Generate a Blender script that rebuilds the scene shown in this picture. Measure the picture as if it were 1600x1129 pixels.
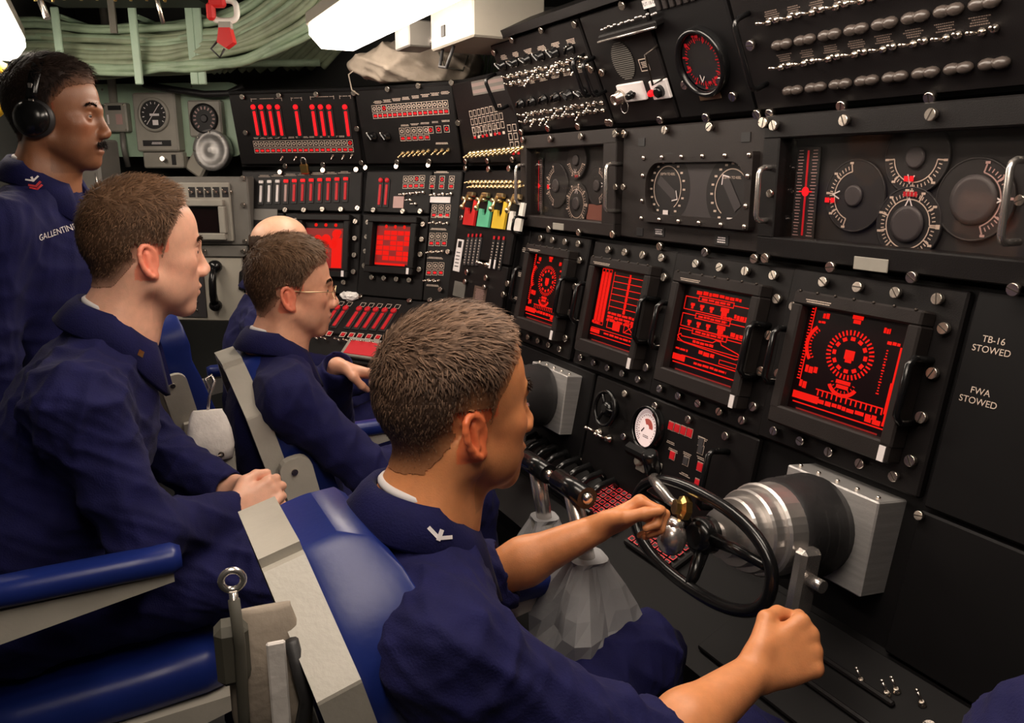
import bpy, math, random, numpy as np
from mathutils import Matrix, Vector
rnd = random.Random(7)
scn = bpy.context.scene
col = scn.collection
for o in list(bpy.data.objects): bpy.data.objects.remove(o)

# ------------------------------------------------------------------ camera
F = 1244.4; CAMZ = 1.55; PITCH = math.atan(294 / F)
cam = bpy.data.objects.new('camera', bpy.data.cameras.new('camera'))
col.objects.link(cam)
cam.data.sensor_width = 36; cam.data.lens = 36 * F / 1600; cam.data.clip_start = 0.02
cam.location = (0, 0, CAMZ); cam.rotation_euler = (math.pi / 2 - PITCH, 0, 0)
scn.camera = cam
# ------------------------------------------------------------------ world, exposure
w = bpy.data.worlds.new('world'); scn.world = w; w.use_nodes = True
w.node_tree.nodes['Background'].inputs[0].default_value = (0.9, 0.8, 0.75, 1)
w.node_tree.nodes['Background'].inputs[1].default_value = 0.004
vs = scn.view_settings
vs.view_transform = 'Standard'; vs.look = 'None'; vs.gamma = 1; vs.use_curve_mapping = False
vs.exposure = 0.22
LAMP = 14.0            # emission of the fluorescent diffusers (the room's lamps and the added aisle fill)
LAMPCOL = (1.0, 0.86, 0.72)

# ------------------------------------------------------------------ layout maths
cp, sp = math.cos(PITCH), math.sin(PITCH)
C0 = np.array([0, 0, CAMZ]); Z = np.array([0, 0, 1.0])
def ray(px, py):
    a = (px - 800) / F; b = -(py - 564.5) / F
    return np.array([a, cp + b * sp, -sp + b * cp])
def at(px, py, dep): return C0 + ray(px, py) * dep
def hit(px, py, P, N):
    r = ray(px, py); return C0 + np.dot(np.asarray(P) - C0, N) / np.dot(r, N) * r
A27 = math.radians(27)
DV = np.array([-math.sin(A27), math.cos(A27), 0])     # along the ship control console, away from the camera
NV = np.array([-math.cos(A27), -math.sin(A27), 0])    # out of the console towards the operators
FV = -NV                                               # the way the operators face
class Fr:                                              # a console facet: u right, v up, n out
    def __init__(s, O, u, v, n): s.O, s.u, s.v, s.n = map(np.asarray, (O, u, v, n))
    def uv(s, px, py, off=0):
        p = hit(px, py, s.O + s.n * off, s.n) - s.O
        return float(p @ s.u), float(p @ s.v)
    def mtx(s, x=0, y=0, z=0):
        o = s.O + s.u * x + s.v * y + s.n * z
        return Matrix(((s.u[0], s.v[0], s.n[0], o[0]), (s.u[1], s.v[1], s.n[1], o[1]), (s.u[2], s.v[2], s.n[2], o[2]), (0, 0, 0, 1)))
def tilt(O, u, n, deg):
    t = math.radians(deg)
    return Fr(O, u, Z * math.cos(t) - n * math.sin(t), n * math.cos(t) + Z * math.sin(t))
S0 = hit(820, 212, -1.37 * NV, NV); S0[2] = 0
MF = tilt(S0 + Z * 1.365, -DV, NV, 0)
TF = tilt(S0 + Z * 1.675, -DV, NV, -25)
DF = tilt(S0 + Z * 1.355, -DV, NV, 11)
BCP = {}
_P = S0.copy()
for _k, _ang, _px in (('C', 30, 725), ('B', 61, 570), ('A', 75, 375)):
    _a = math.radians(_ang); _u = np.array([math.sin(_a), -math.cos(_a), 0]); _n = np.array([-math.cos(_a), -math.sin(_a), 0])
    _e = hit(_px, 270, _P, _n); _e[2] = 0
    BCP[_k] = (tilt(_e + Z * 1.575, _u, _n, -11), tilt(_e + Z * 1.565, _u, _n, 11), float(np.linalg.norm(_e - _P)))
    _P = _e

# ------------------------------------------------------------------ materials
def mat(name, c, rough=.5, metal=0, var=0.0, vscale=8, bump=0.0, bscale=200, spec=.5, emis=0, ecol=None, coat=0, sheen=0, sss=0, attr=None, trans=0, stretch=None):
    m = bpy.data.materials.new(name); m.use_nodes = True
    nt = m.node_tree; N = nt.nodes; L = nt.links; b = N['Principled BSDF']
    I = b.inputs
    I['Base Color'].default_value = (*c, 1); I['Roughness'].default_value = rough; I['Metallic'].default_value = metal
    I['Specular IOR Level'].default_value = spec
    if coat: I['Coat Weight'].default_value = coat; I['Coat Roughness'].default_value = .15
    if sheen: I['Sheen Weight'].default_value = sheen; I['Sheen Roughness'].default_value = .4
    if sss:
        I['Subsurface Weight'].default_value = sss; I['Subsurface Radius'].default_value = (1, .35, .18); I['Subsurface Scale'].default_value = .008
    if trans: I['Transmission Weight'].default_value = trans
    if emis: I['Emission Color'].default_value = (*(ecol or c), 1); I['Emission Strength'].default_value = emis
    tc = N.new('ShaderNodeTexCoord')
    src = tc.outputs['Object']
    if stretch:
        mp = N.new('ShaderNodeMapping'); mp.inputs['Scale'].default_value = stretch; L.new(src, mp.inputs[0]); src = mp.outputs[0]
    base = None
    if attr:
        at_ = N.new('ShaderNodeAttribute'); at_.attribute_name = attr; base = at_.outputs['Color']
        L.new(base, I['Base Color'])
    if var:
        nz = N.new('ShaderNodeTexNoise'); nz.inputs['Scale'].default_value = vscale; nz.inputs['Detail'].default_value = 6
        L.new(src, nz.inputs['Vector'])
        mr = N.new('ShaderNodeMapRange'); mr.inputs[1].default_value = .3; mr.inputs[2].default_value = .7
        mr.inputs[3].default_value = 1 - var; mr.inputs[4].default_value = 1 + var; L.new(nz.outputs[0], mr.inputs[0])
        mx = N.new('ShaderNodeMix'); mx.data_type = 'RGBA'; mx.blend_type = 'MULTIPLY'; mx.inputs[0].default_value = 1
        if base: L.new(base, mx.inputs[6])
        else: mx.inputs[6].default_value = (*c, 1)
        L.new(mr.outputs[0], mx.inputs[7]); L.new(mx.outputs[2], I['Base Color'])
    if bump:
        nb = N.new('ShaderNodeTexNoise'); nb.inputs['Scale'].default_value = bscale; nb.inputs['Detail'].default_value = 4
        L.new(src, nb.inputs['Vector'])
        bp = N.new('ShaderNodeBump'); bp.inputs['Strength'].default_value = bump; bp.inputs['Distance'].default_value = .004
        L.new(nb.outputs[0], bp.inputs['Height']); L.new(bp.outputs[0], I['Normal'])
    return m
M = dict(
    black=mat('black_panel_paint', (.0072, .006, .0062), .45, var=.25, bump=.15, bscale=500, spec=.25),
    blackg=mat('black_gloss', (.006, .006, .0065), .22),
    panel=mat('charcoal_panel_paint', (.019, .0148, .014), .5, var=.2, bump=.2, bscale=600, spec=.28),
    cab=mat('cabinet_black', (.0035, .003, .0035), .6, var=.2, spec=.22),
    chrome=mat('bright_screw_metal', (.78, .7, .62), .25, 1, var=.15, vscale=60),
    steel=mat('stainless_steel', (.62, .58, .55), .27, .9, var=.1, vscale=20),
    brushed=mat('brushed_aluminium', (.6, .58, .57), .42, .7, var=.12, bump=.25, bscale=90, stretch=(1, 14, 1)),
    hubsteel=mat('turned_steel', (.55, .52, .5), .33, .8, var=.1, vscale=20),
    brass=mat('brass', (.75, .5, .18), .28, 1),
    gold=mat('gilt_toggle', (.8, .62, .36), .3, 1),
    slot=mat('slot_shadow_metal', (.1, .085, .075), .5, 1),
    cream=mat('engraved_cream', (.62, .5, .42), .6),
    white=mat('white_label', (.82, .76, .76), .6),
    pinkw=mat('pinkish_scale', (.5, .32, .3), .6),
    dialface=mat('dial_face', (.013, .012, .013), .55),
    dialgrey=mat('dial_grey', (.05, .045, .048), .5),
    red=mat('red_lamp', (.25, .005, .008), .5, spec=.2, emis=.8, ecol=(1, .012, .015)),
    redb=mat('red_bar_lamp', (.25, .005, .008), .5, spec=.2, emis=1.0, ecol=(1, .01, .015)),
    redd=mat('red_dim_lamp', (.3, .008, .012), .45, spec=.3, emis=.22, ecol=(1, .02, .03)),
    redscr=mat('red_phosphor', (.05, .0, .0), .6, spec=.1, emis=.72, ecol=(1, .012, .006)),
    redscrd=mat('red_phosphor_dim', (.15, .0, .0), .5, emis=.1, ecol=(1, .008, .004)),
    screen=mat('crt_glass', (.006, .0015, .002), .25),
    redp=mat('red_paint', (.62, .02, .02), .4),
    greenp=mat('green_paint', (.12, .5, .3), .4),
    yellowp=mat('yellow_paint', (.75, .5, .04), .4),
    whitep=mat('white_paint', (.8, .76, .7), .4),
    hull=mat('pale_green_hull_paint', (.36, .5, .37), .45, var=.12, vscale=5, bump=.15, bscale=60),
    cable=mat('pale_green_cable', (.3, .4, .27), .5, var=.18, vscale=12),
    cable2=mat('olive_cable', (.27, .32, .21), .5, var=.18, vscale=12),
    grey=mat('grey_enamel', (.33, .31, .27), .42, var=.1, vscale=10, bump=.1, bscale=90),
    greyd=mat('grey_enamel_dark', (.16, .15, .135), .45, var=.12),
    frame=mat('chair_frame_grey', (.44, .41, .355), .4, var=.08, vscale=14, bump=.1, bscale=150),
    vinyl=mat('blue_vinyl', (.009, .021, .15), .34, var=.12, vscale=6, bump=.06, bscale=90, spec=.38),
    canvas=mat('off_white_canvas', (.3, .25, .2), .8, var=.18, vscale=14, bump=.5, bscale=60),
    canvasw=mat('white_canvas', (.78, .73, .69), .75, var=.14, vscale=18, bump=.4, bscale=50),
    boot=mat('grey_boot_cloth', (.3, .3, .31), .7, var=.1, bump=.3, bscale=40),
    strap=mat('olive_strap', (.07, .065, .05), .7, var=.2),
    rubber=mat('black_rubber', (.02, .019, .02), .48, var=.2, bump=.3, bscale=60),
    floor=mat('dark_deck_tile', (.035, .034, .036), .5, var=.25, vscale=4),
    wall=mat('dark_bulkhead', (.05, .052, .05), .6, var=.2, vscale=3),
    ceil=mat('dark_overhead', (.03, .032, .03), .7, var=.2, vscale=3),
    lamp=mat('fluorescent_diffuser', (.9, .9, .88), .4, emis=LAMP, ecol=LAMPCOL),
    beige=mat('beige_enamel', (.42, .39, .33), .45, var=.06),
    hose=mat('yellow_hose', (.6, .36, .02), .45),
    key=mat('red_lit_key', (.5, .015, .02), .4, emis=.3, ecol=(1, .03, .04)),
    shoe=mat('black_leather', (.012, .012, .012), .35),
    paper=mat('white_paper', (.85, .82, .8), .7),
)
# glass: thin pane, mostly clear with a mirror-like film
def glassmat():
    m = bpy.data.materials.new('gauge_glass'); m.use_nodes = True
    nt = m.node_tree; N = nt.nodes; L = nt.links
    for n_ in list(N): N.remove(n_)
    o = N.new('ShaderNodeOutputMaterial'); t = N.new('ShaderNodeBsdfTransparent'); g = N.new('ShaderNodeBsdfGlossy')
    g.inputs['Roughness'].default_value = .04; fr = N.new('ShaderNodeLayerWeight'); t.inputs[0].default_value = (.95, .93, .92, 1)
    pw = N.new('ShaderNodeMath'); pw.operation = 'POWER'; pw.inputs[1].default_value = 4; L.new(fr.outputs['Facing'], pw.inputs[0])
    ma = N.new('ShaderNodeMath'); ma.operation = 'MULTIPLY_ADD'; ma.inputs[1].default_value = .5; ma.inputs[2].default_value = .025; L.new(pw.outputs[0], ma.inputs[0])
    mx = N.new('ShaderNodeMixShader'); L.new(ma.outputs[0], mx.inputs[0]); L.new(t.outputs[0], mx.inputs[1]); L.new(g.outputs[0], mx.inputs[2])
    L.new(mx.outputs[0], o.inputs[0]); return m
M['glass'] = glassmat()

# ------------------------------------------------------------------ mesh builder
def basis(ax):
    ax = np.asarray(ax, float); ax = ax / np.linalg.norm(ax)
    t = np.array([0, 0, 1.0]) if abs(ax[2]) < .9 else np.array([1.0, 0, 0])
    a = np.cross(t, ax); a /= np.linalg.norm(a); b = np.cross(ax, a); return a, b, ax
class MB:
    def __init__(s): s.v = []; s.f = []; s.sm = []; s.mi = []; s.cur = 0
    def add(s, vs, fs, smooth=False):
        o = len(s.v); s.v += [tuple(map(float, p)) for p in vs]
        for f in fs: s.f.append(tuple(i + o for i in f)); s.sm.append(smooth); s.mi.append(s.cur)
        return s
    def box(s, c, size, ch=0.0, R=None):
        hx, hy, hz = (k / 2 for k in size); c = np.asarray(c, float)
        vs = []; fs = []
        if ch <= 0:
            for x in (-1, 1):
                for y in (-1, 1):
                    for z in (-1, 1): vs.append((x * hx, y * hy, z * hz))
            fs = [(0, 1, 3, 2), (4, 6, 7, 5), (0, 4, 5, 1), (2, 3, 7, 6), (0, 2, 6, 4), (1, 5, 7, 3)]
        else:
            ch = min(ch, hx * .95, hy * .95, hz * .95)
            idx = {}
            for x in (-1, 1):
                for y in (-1, 1):
                    for z in (-1, 1):
                        for k in range(3):
                            p = [x * (hx - ch), y * (hy - ch), z * (hz - ch)]; p[k] = (x * hx, y * hy, z * hz)[k]
                            idx[x, y, z, k] = len(vs); vs.append(p)
            for k in range(3):
                a, b = [(1, 2), (2, 0), (0, 1)][k]
                for sg in (-1, 1):
                    q = []
                    for (i, j) in ((-1, -1), (1, -1), (1, 1), (-1, 1)):
                        t = [0, 0, 0]; t[k] = sg; t[a] = i; t[b] = j; q.append(idx[(*t, k)])
                    fs.append(tuple(q if sg > 0 else q[::-1]))
                for i in (-1, 1):
                    for j in (-1, 1):
                        t0 = [0, 0, 0]; t0[a] = i; t0[b] = j; t1 = list(t0); t0[k] = -1; t1[k] = 1
                        q = [idx[(*t0, a)], idx[(*t1, a)], idx[(*t1, b)], idx[(*t0, b)]]
                        fs.append(tuple(q if i * j < 0 else q[::-1]))
            for x in (-1, 1):
                for y in (-1, 1):
                    for z in (-1, 1):
                        q = [idx[x, y, z, k] for k in range(3)]; fs.append(tuple(q if x * y * z > 0 else q[::-1]))
        vs = np.array(vs)
        if R is not None: vs = vs @ np.asarray(R).T
        return s.add(vs + c, fs)
    def lathe(s, p0, ax, prof, seg=16, smooth=True, cap=True):
        a, b, ax = basis(ax); p0 = np.asarray(p0, float); vs = []; fs = []
        for r, h in prof:
            for i in range(seg):
                t = 2 * math.pi * i / seg; vs.append(p0 + ax * h + (a * math.cos(t) + b * math.sin(t)) * r)
        for j in range(len(prof) - 1):
            for i in range(seg):
                k = (i + 1) % seg; fs.append((j * seg + i, j * seg + k, (j + 1) * seg + k, (j + 1) * seg + i))
        s.add(vs, fs, smooth)
        if cap:
            n = len(prof) - 1; o = len(s.v) - len(vs)
            s.f.append(tuple(range(o + seg - 1, o - 1, -1))); s.sm.append(False); s.mi.append(s.cur)
            s.f.append(tuple(o + n * seg + i for i in range(seg))); s.sm.append(False); s.mi.append(s.cur)
        return s
    def cyl(s, p0, p1, r0, r1=None, seg=12, smooth=True):
        d = np.asarray(p1, float) - np.asarray(p0, float)
        return s.lathe(p0, d, [(r0, 0), (r0 if r1 is None else r1, np.linalg.norm(d))], seg, smooth)
    def tube(s, pts, r, seg=8, closed=False, cap=True):
        P = [np.asarray(p, float) for p in pts]; n = len(P); vs = []; fs = []
        rr = r if hasattr(r, '__len__') else [r] * n
        up = None
        for i in range(n):
            t = (P[(i + 1) % n] - P[i - 1]) if closed else (P[min(i + 1, n - 1)] - P[max(i - 1, 0)])
            t = t / (np.linalg.norm(t) + 1e-12)
            if up is None: up = basis(t)[0]
            up = up - t * (up @ t); up /= (np.linalg.norm(up) + 1e-12); b = np.cross(t, up)
            for k in range(seg):
                a = 2 * math.pi * k / seg; vs.append(P[i] + (up * math.cos(a) + b * math.sin(a)) * rr[i])
        for i in range(n if closed else n - 1):
            for k in range(seg):
                j = (i + 1) % n; l = (k + 1) % seg; fs.append((i * seg + k, i * seg + l, j * seg + l, j * seg + k))
        if not closed and cap: fs += [tuple(range(seg - 1, -1, -1)), tuple((n - 1) * seg + k for k in range(seg))]
        return s.add(vs, fs, True)
    def sph(s, c, r, seg=12, rings=8, R=None):
        r = np.array(r if hasattr(r, '__len__') else (r, r, r), float); vs = [(0, 0, 1.)]
        for j in range(1, rings):
            for i in range(seg):
                a = math.pi * j / rings; t = 2 * math.pi * i / seg; vs.append((math.sin(a) * math.cos(t), math.sin(a) * math.sin(t), math.cos(a)))
        vs.append((0, 0, -1.)); fs = []
        for i in range(seg):
            k = (i + 1) % seg; fs.append((0, 1 + i, 1 + k))
            for j in range(rings - 2): fs.append((1 + j * seg + i, 1 + (j + 1) * seg + i, 1 + (j + 1) * seg + k, 1 + j * seg + k))
            fs.append((1 + (rings - 2) * seg + i, len(vs) - 1, 1 + (rings - 2) * seg + k))
        v = np.array(vs) * r
        if R is not None: v = v @ np.asarray(R).T
        return s.add(v + np.asarray(c, float), fs, True)
    def torus(s, c, ax, R, r, seg=32, rs=8, Ry=None):
        a, b, ax = basis(ax); c = np.asarray(c, float); Ry = Ry or R
        return s.tube([c + a * math.cos(t) * R + b * math.sin(t) * Ry for t in np.linspace(0, 2 * math.pi, seg, endpoint=False)], r, rs, True)
    # flat marks, local xy plane
    def rect(s, x, y, w_, h, z, rot=0):
        c, n = math.cos(rot), math.sin(rot)
        return s.add([(x + c * a - n * b, y + n * a + c * b, z) for a, b in ((-w_ / 2, -h / 2), (w_ / 2, -h / 2), (w_ / 2, h / 2), (-w_ / 2, h / 2))], [(0, 1, 2, 3)])
    def line(s, x0, y0, x1, y1, w_, z):
        return s.rect((x0 + x1) / 2, (y0 + y1) / 2, math.hypot(x1 - x0, y1 - y0) + w_ * .9, w_, z, math.atan2(y1 - y0, x1 - x0))
    def frame(s, x, y, w_, h, t, z):
        for sx, sy, a, b in ((0, h / 2, w_ + t, t), (0, -h / 2, w_ + t, t), (w_ / 2, 0, t, h), (-w_ / 2, 0, t, h)): s.rect(x + sx, y + sy, a, b, z)
        return s
    def arc(s, x, y, r, w_, a0, a1, z, seg=24):
        vs = []; fs = []
        for i in range(seg + 1):
            t = a0 + (a1 - a0) * i / seg
            vs += [(x + math.cos(t) * (r - w_ / 2), y + math.sin(t) * (r - w_ / 2), z), (x + math.cos(t) * (r + w_ / 2), y + math.sin(t) * (r + w_ / 2), z)]
            if i: fs.append((2 * i - 2, 2 * i - 1, 2 * i + 1, 2 * i))
        return s.add(vs, fs)
    def ticks(s, x, y, r, l, w_, a0, a1, n, z):
        for i in range(n):
            t = a0 + (a1 - a0) * i / max(n - 1, 1); s.rect(x + math.cos(t) * r, y + math.sin(t) * r, l, w_, z, t)
        return s
    def disc(s, x, y, r, z, seg=24, ry=None):
        return s.add([(x + math.cos(2 * math.pi * i / seg) * r, y + math.sin(2 * math.pi * i / seg) * (ry or r), z) for i in range(seg)], [tuple(range(seg))])
    def prism(s, pts, z0, z1):
        n = len(pts); vs = [(x, y, z0) for x, y in pts] + [(x, y, z1) for x, y in pts]
        return s.add(vs, [tuple(range(n - 1, -1, -1)), tuple(range(n, 2 * n))] + [(i, (i + 1) % n, n + (i + 1) % n, n + i) for i in range(n)])
    def legend(s, x, y, w_, rows, z, h=.0022, gap=.0042):           # rows of tiny engraved characters
        for r in range(rows):
            ww = w_ * rnd.uniform(.6, 1); k = -ww / 2
            while k < ww / 2:
                l = rnd.uniform(.0015, .0042); s.rect(x + k + l / 2, y - r * gap, l, h, z); k += l + .001
        return s
    def mesh(s, name, mats):
        me = bpy.data.meshes.new(name); me.from_pydata(s.v, [], s.f)
        for m in (mats if isinstance(mats, (list, tuple)) else [mats]): me.materials.append(M[m] if isinstance(m, str) else m)
        me.polygons.foreach_set('use_smooth', s.sm); me.polygons.foreach_set('material_index', s.mi); me.update(); return me
    def build(s, name, mats, parent=None, mtx=None, kind=None):
        return obj(name, s.mesh(name, mats), parent, mtx, kind)
def obj(name, me, parent=None, mtx=None, kind=None):
    o = bpy.data.objects.new(name, me); col.objects.link(o)
    if parent is not None: o.parent = parent
    if mtx is not None: o.matrix_local = mtx
    if kind: o['kind'] = kind
    return o
def tag(o, label, cat, group=None):
    o['label'] = label; o['category'] = cat
    if group: o['group'] = group
    return o
def thing(name, label, cat, mtx=None, group=None):
    o = bpy.data.objects.new(name, None); col.objects.link(o); o.empty_display_size = .05
    if mtx is not None: o.matrix_world = mtx
    return tag(o, label, cat, group)
def dup(root, mtx, label=None):
    def cpy(o, par):
        c = o.copy(); col.objects.link(c)
        if par is not None: c.parent = par
        for ch in o.children: cpy(ch, c)
        return c
    r = cpy(root, None); r.matrix_world = mtx
    if label: r['label'] = label
    return r
def T(x, y, z=0): return Matrix.Translation((x, y, z))
def RZ(a): return Matrix.Rotation(a, 4, 'Z')
def textmesh(txt, size, align='CENTER', extrude=0.0):
    cu = bpy.data.curves.new('lettering', 'FONT'); cu.body = txt; cu.size = size; cu.align_x = align; cu.align_y = 'CENTER'; cu.extrude = extrude
    o = bpy.data.objects.new('lettering', cu); col.objects.link(o)
    dg = bpy.context.evaluated_depsgraph_get(); me = bpy.data.meshes.new_from_object(o.evaluated_get(dg))
    bpy.data.objects.remove(o); return me
def text(txt, size, m, parent, mtx, name='lettering'):
    me = textmesh(txt, size); me.materials.clear(); me.materials.append(M[m]); return obj(name, me, parent, mtx)

# ------------------------------------------------------------------ the compartment
def struct(name, c, size, m):
    return MB().box(c, size).build(name, m, kind='structure')
struct('floor', (-.1, 1.75, -.05), (4.6, 5.7, .1), 'floor')
struct('ceiling', (-.1, 1.75, 2.45), (4.6, 5.7, .1), 'ceil')
struct('wall_back', (-.1, 4.55, 1.2), (4.6, .1, 2.6), 'wall')
struct('wall_front', (-.1, -1.05, 1.2), (4.6, .1, 2.6), 'wall')
struct('wall_left', (-2.35, 1.75, 1.2), (.1, 5.7, 2.6), 'wall')
struct('wall_right', (2.15, 1.75, 1.2), (.1, 5.7, 2.6), 'wall')
# ------------------------------------------------------------------ small shared hardware (z points out of the panel)
_b = MB(); _b.lathe((0, 0, 0), (0, 0, 1), [(.0085, 0), (.0085, .004), (.0112, .005), (.0118, .012), (.0105, .0145)], 14)
_b.cur = 1; _b.box((0, 0, .0142), (.021, .0022, .0016)); SCREW = _b.mesh('captive_screw', ['chrome', 'slot'])
_b = MB(); _b.sph((0, 0, .001), (.006, .006, .005), 10, 6); BOLT = _b.mesh('dome_bolt', 'chrome')
_b = MB(); _b.lathe((0, 0, 0), (0, 0, 1), [(.0075, 0), (.0075, .004), (.005, .006), (.0045, .01)], 8)
_b.cyl((0, 0, .008), (0, .011, .024), .0024, .0036, 8); _b.sph((0, .0115, .0245), .0042, 8, 6); TOGGLE = _b.mesh('toggle_switch', 'chrome')
TOGGLEG = TOGGLE.copy(); TOGGLEG.materials.clear(); TOGGLEG.materials.append(M['gold'])
_b = MB(); _b.lathe((0, 0, 0), (0, 0, 1), [(.017, 0), (.017, .006), (.013, .009), (.0125, .022), (.010, .024)], 16)
_b.box((0, .004, .025), (.006, .03, .008), .002); _b.cur = 1; _b.rect(0, .012, .0028, .013, .0293); _b.box((0, .0195, .02), (.004, .004, .012), .001)
KNOB = _b.mesh('rotary_knob', ['blackg', 'chrome'])
_b = MB()
for _x in (-.013, .011): _b.sph((_x, 0, .004), (.0155, .0105, .011), 12, 8)
_b.sph((0, 0, .003), (.015, .0085, .008), 10, 6); LENS = _b.mesh('clear_lens_cap', mat('clear_grey_cap', (.07, .055, .048), .28, spec=.5))
_b = MB(); _b.lathe((0, 0, 0), (0, 0, 1), [(.0052, 0), (.0052, .004), (.003, .0062)], 10); LAMPCAP = _b.mesh('lamp_cap', 'redb')

class Panel:
    def __init__(s, fr, x0, y0, x1, y1, name, label, cat='control panel', m='black', th=.02, plate='faceplate', ch=.004):
        s.fr = fr; s.x0, s.y0, s.w, s.h = x0, y0, x1 - x0, y1 - y0
        s.root = thing(name, label, cat, fr.mtx(x0, y0))
        if plate: s.add(MB().box((s.w / 2, s.h / 2, -th / 2), (s.w - .003, s.h - .003, th), ch), plate, m)
    def p(s, px, py, off=0):
        a, b = s.fr.uv(px, py, off); return a - s.x0, b - s.y0
    def add(s, mb, name, m, kind=None): return mb.build(name, m, s.root, kind=kind)
    def inst(s, me, x, y, z=0, rot=0, sc=1.0, parent=None):
        return obj(me.name.split('.')[0], me, parent or s.root, T(x, y, z) @ RZ(rot) @ Matrix.Scale(sc, 4))
    def screws(s, pts, off=0, sc=1.0):
        for q in pts:
            x, y = s.p(*q, off + .008); s.inst(SCREW, x, y, off, rnd.uniform(0, 3.1), sc)
    def row(s, q0, q1, n, off=0):
        a, b = s.p(*q0, off), s.p(*q1, off)
        return [(a[0] + (b[0] - a[0]) * i / max(n - 1, 1), a[1] + (b[1] - a[1]) * i / max(n - 1, 1)) for i in range(n)]
    def handle(s, q0, q1, r=.0065, out=.045, m='blackg', name='pull_handle'):
        (x0, y0), (x1, y1) = s.p(*q0, out * .7), s.p(*q1, out * .7)
        x0 = x1 = (x0 + x1) / 2; k = .014 * (1 if y1 > y0 else -1)
        s.add(MB().tube([(x0, y0, -.002), (x0, y0, out - .014), (x0, y0 + k * .3, out - .004), (x0, y0 + k, out), (x1, y1 - k, out), (x1, y1 - k * .3, out - .004), (x1, y1, out - .014), (x1, y1, -.002)], r, 10), name, m)
def dial(P, x, y, R, z=0, a0=-.6, a1=3.75, n=28, ptr=2.4, name='gauge', mark='cream', face='dialface', ring=True, sector=None, hub=.3):
    b = MB(); b.lathe((x, y, z), (0, 0, 1), [(R, -.004), (R, .001), (R * .97, .002), (R * .95, .0012)], 32, cap=False); b.disc(x, y, R * .96, z + .001, 32)
    g = P.add(b, name, face)
    t = MB()
    t.ticks(x, y, R * .78, R * .1, R * .028, a0, a1, n, z + .0022); t.ticks(x, y, R * .76, R * .2, R * .04, a0, a1, max(2, n // 4), z + .0022)
    if ring: t.arc(x, y, R * .66, R * .03, a0, a1, z + .0022, 40)
    for i in range(max(2, n // 4)):
        q = a0 + (a1 - a0) * i / (max(2, n // 4) - 1); t.rect(x + math.cos(q) * R * .9, y + math.sin(q) * R * .9, R * .12, R * .06, z + .0022)
    t.build('scale', mark, g)
    h = MB(); c, s_ = math.cos(ptr), math.sin(ptr)
    for sg in (-1, 1):
        px, py = x + c * R * .7, y + s_ * R * .7; h.line(px, py, px - c * R * .22 - sg * s_ * R * .1, py - s_ * R * .22 + sg * c * R * .1, R * .035, z + .0045)
    h.build('pointer', 'white', g)
    if hub: k = MB(); k.lathe((x, y, z + .001), (0, 0, 1), [(R * hub, 0), (R * hub, .004), (R * hub * .8, .006)], 20); k.build('hub', 'dialgrey', g)
    return g
def vscale(P, x, y, w_, h, z, name='vertical_scale', redh=.55):
    b = MB(); b.box((x, y, z), (w_, h, .006), .002); g = P.add(b, name, 'dialface'); t = MB()
    n = 28
    for i in range(n):
        yy = y - h * .46 + h * .92 * i / (n - 1)
        for sg in (-1, 1): t.rect(x + sg * w_ * .32, yy, w_ * (.2 if i % 4 else .28), h * .008, z + .0036)
    t.build('scale', 'pinkw', g); r = MB(); r.rect(x, y, w_ * .09, h * .92, z + .0037); r.build('bar', 'redd', g)
    r = MB(); r.disc(x, y - h * .5 + h * redh, w_ * .17, z + .004, 12); r.rect(x, y - h * .5 + h * redh, w_ * .6, h * .012, z + .0041); r.build('index_lamp', 'redb', g)

def slab(fr, x0, x1, y0, y1, name, parent, z0=-.1, z1=-.021, m='cab'):
    b = MB(); b.box(((x0 + x1) / 2, (y0 + y1) / 2, (z0 + z1) / 2), (x1 - x0, y1 - y0, z1 - z0)); return b.build(name, m, parent, parent.matrix_world.inverted() @ fr.mtx())
# ------------------------------------------------------------------ ship control console
SEND = 2.4
cab = thing('ship_control_console', 'long black console cabinet carrying the gauges and red displays', 'console', Matrix.Translation(S0))
bpy.context.view_layer.update()
slab(TF, -.02, SEND, 0, .34, 'upper_fascia', cab); slab(MF, -.02, SEND, -.02, .33, 'gauge_fascia', cab, -.12, -.052); slab(DF, 0, SEND, -.74, .0, 'display_fascia', cab)
slab(TF, -.02, SEND, .335, .36, 'top_rail', cab, -.1, .02, 'black')
KF = tilt(DF.O + DF.v * -.70 + DF.n * -.02, -DV, NV, 66)
slab(KF, .15, SEND, -.27, .03, 'desk_top', cab, -.04, -.002, 'cab')
slab(KF, .15, SEND, -.285, -.265, 'desk_lip', cab, -.09, .0, 'cab')
_f = Fr(S0, -DV, Z, NV); slab(_f, .1, SEND, .0, .66, 'plinth', cab, -.12, .04)
# --- T row
tp = Panel(TF, .0, .012, .565, .325, 'toggle_switch_panel', 'black overhead panel crowded with rows of paired chrome toggles and dark knobs')
tp.screws([(815, 206), (857, 200), (904, 197), (955, 191)], 0); tp.screws([(772, 82), (800, 62), (846, 47), (898, 38)], 0, .9)
lg = MB()
for q0, q1 in (((788, 92), (893, 68)), ((815, 133), (908, 112))):
    for x, y in tp.row(q0, q1, 6): lg.legend(x, y + .012, .05, 4, .0006)
tp.add(lg, 'legend', 'cream')
for q0, q1 in (((783, 103), (888, 78)), ((812, 163), (908, 146))):
    for i, (x, y) in enumerate(tp.row(q0, q1, 6, .012)): tp.inst(KNOB, x, y, 0, rnd.choice((.8, 1.0, -.9, .7)), 1.0)
for q0, q1 in (((793, 122), (912, 92)), ((797, 133), (914, 104)), ((817, 181), (936, 162)), ((820, 192), (938, 174))):
    for i, (x, y) in enumerate(tp.row(q0, q1, 16, .01)): tp.inst(TOGGLE, x + (.004 if i % 2 else -.004), y, 0, 0 if rnd.random() < .85 else math.pi, 1.0)
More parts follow.
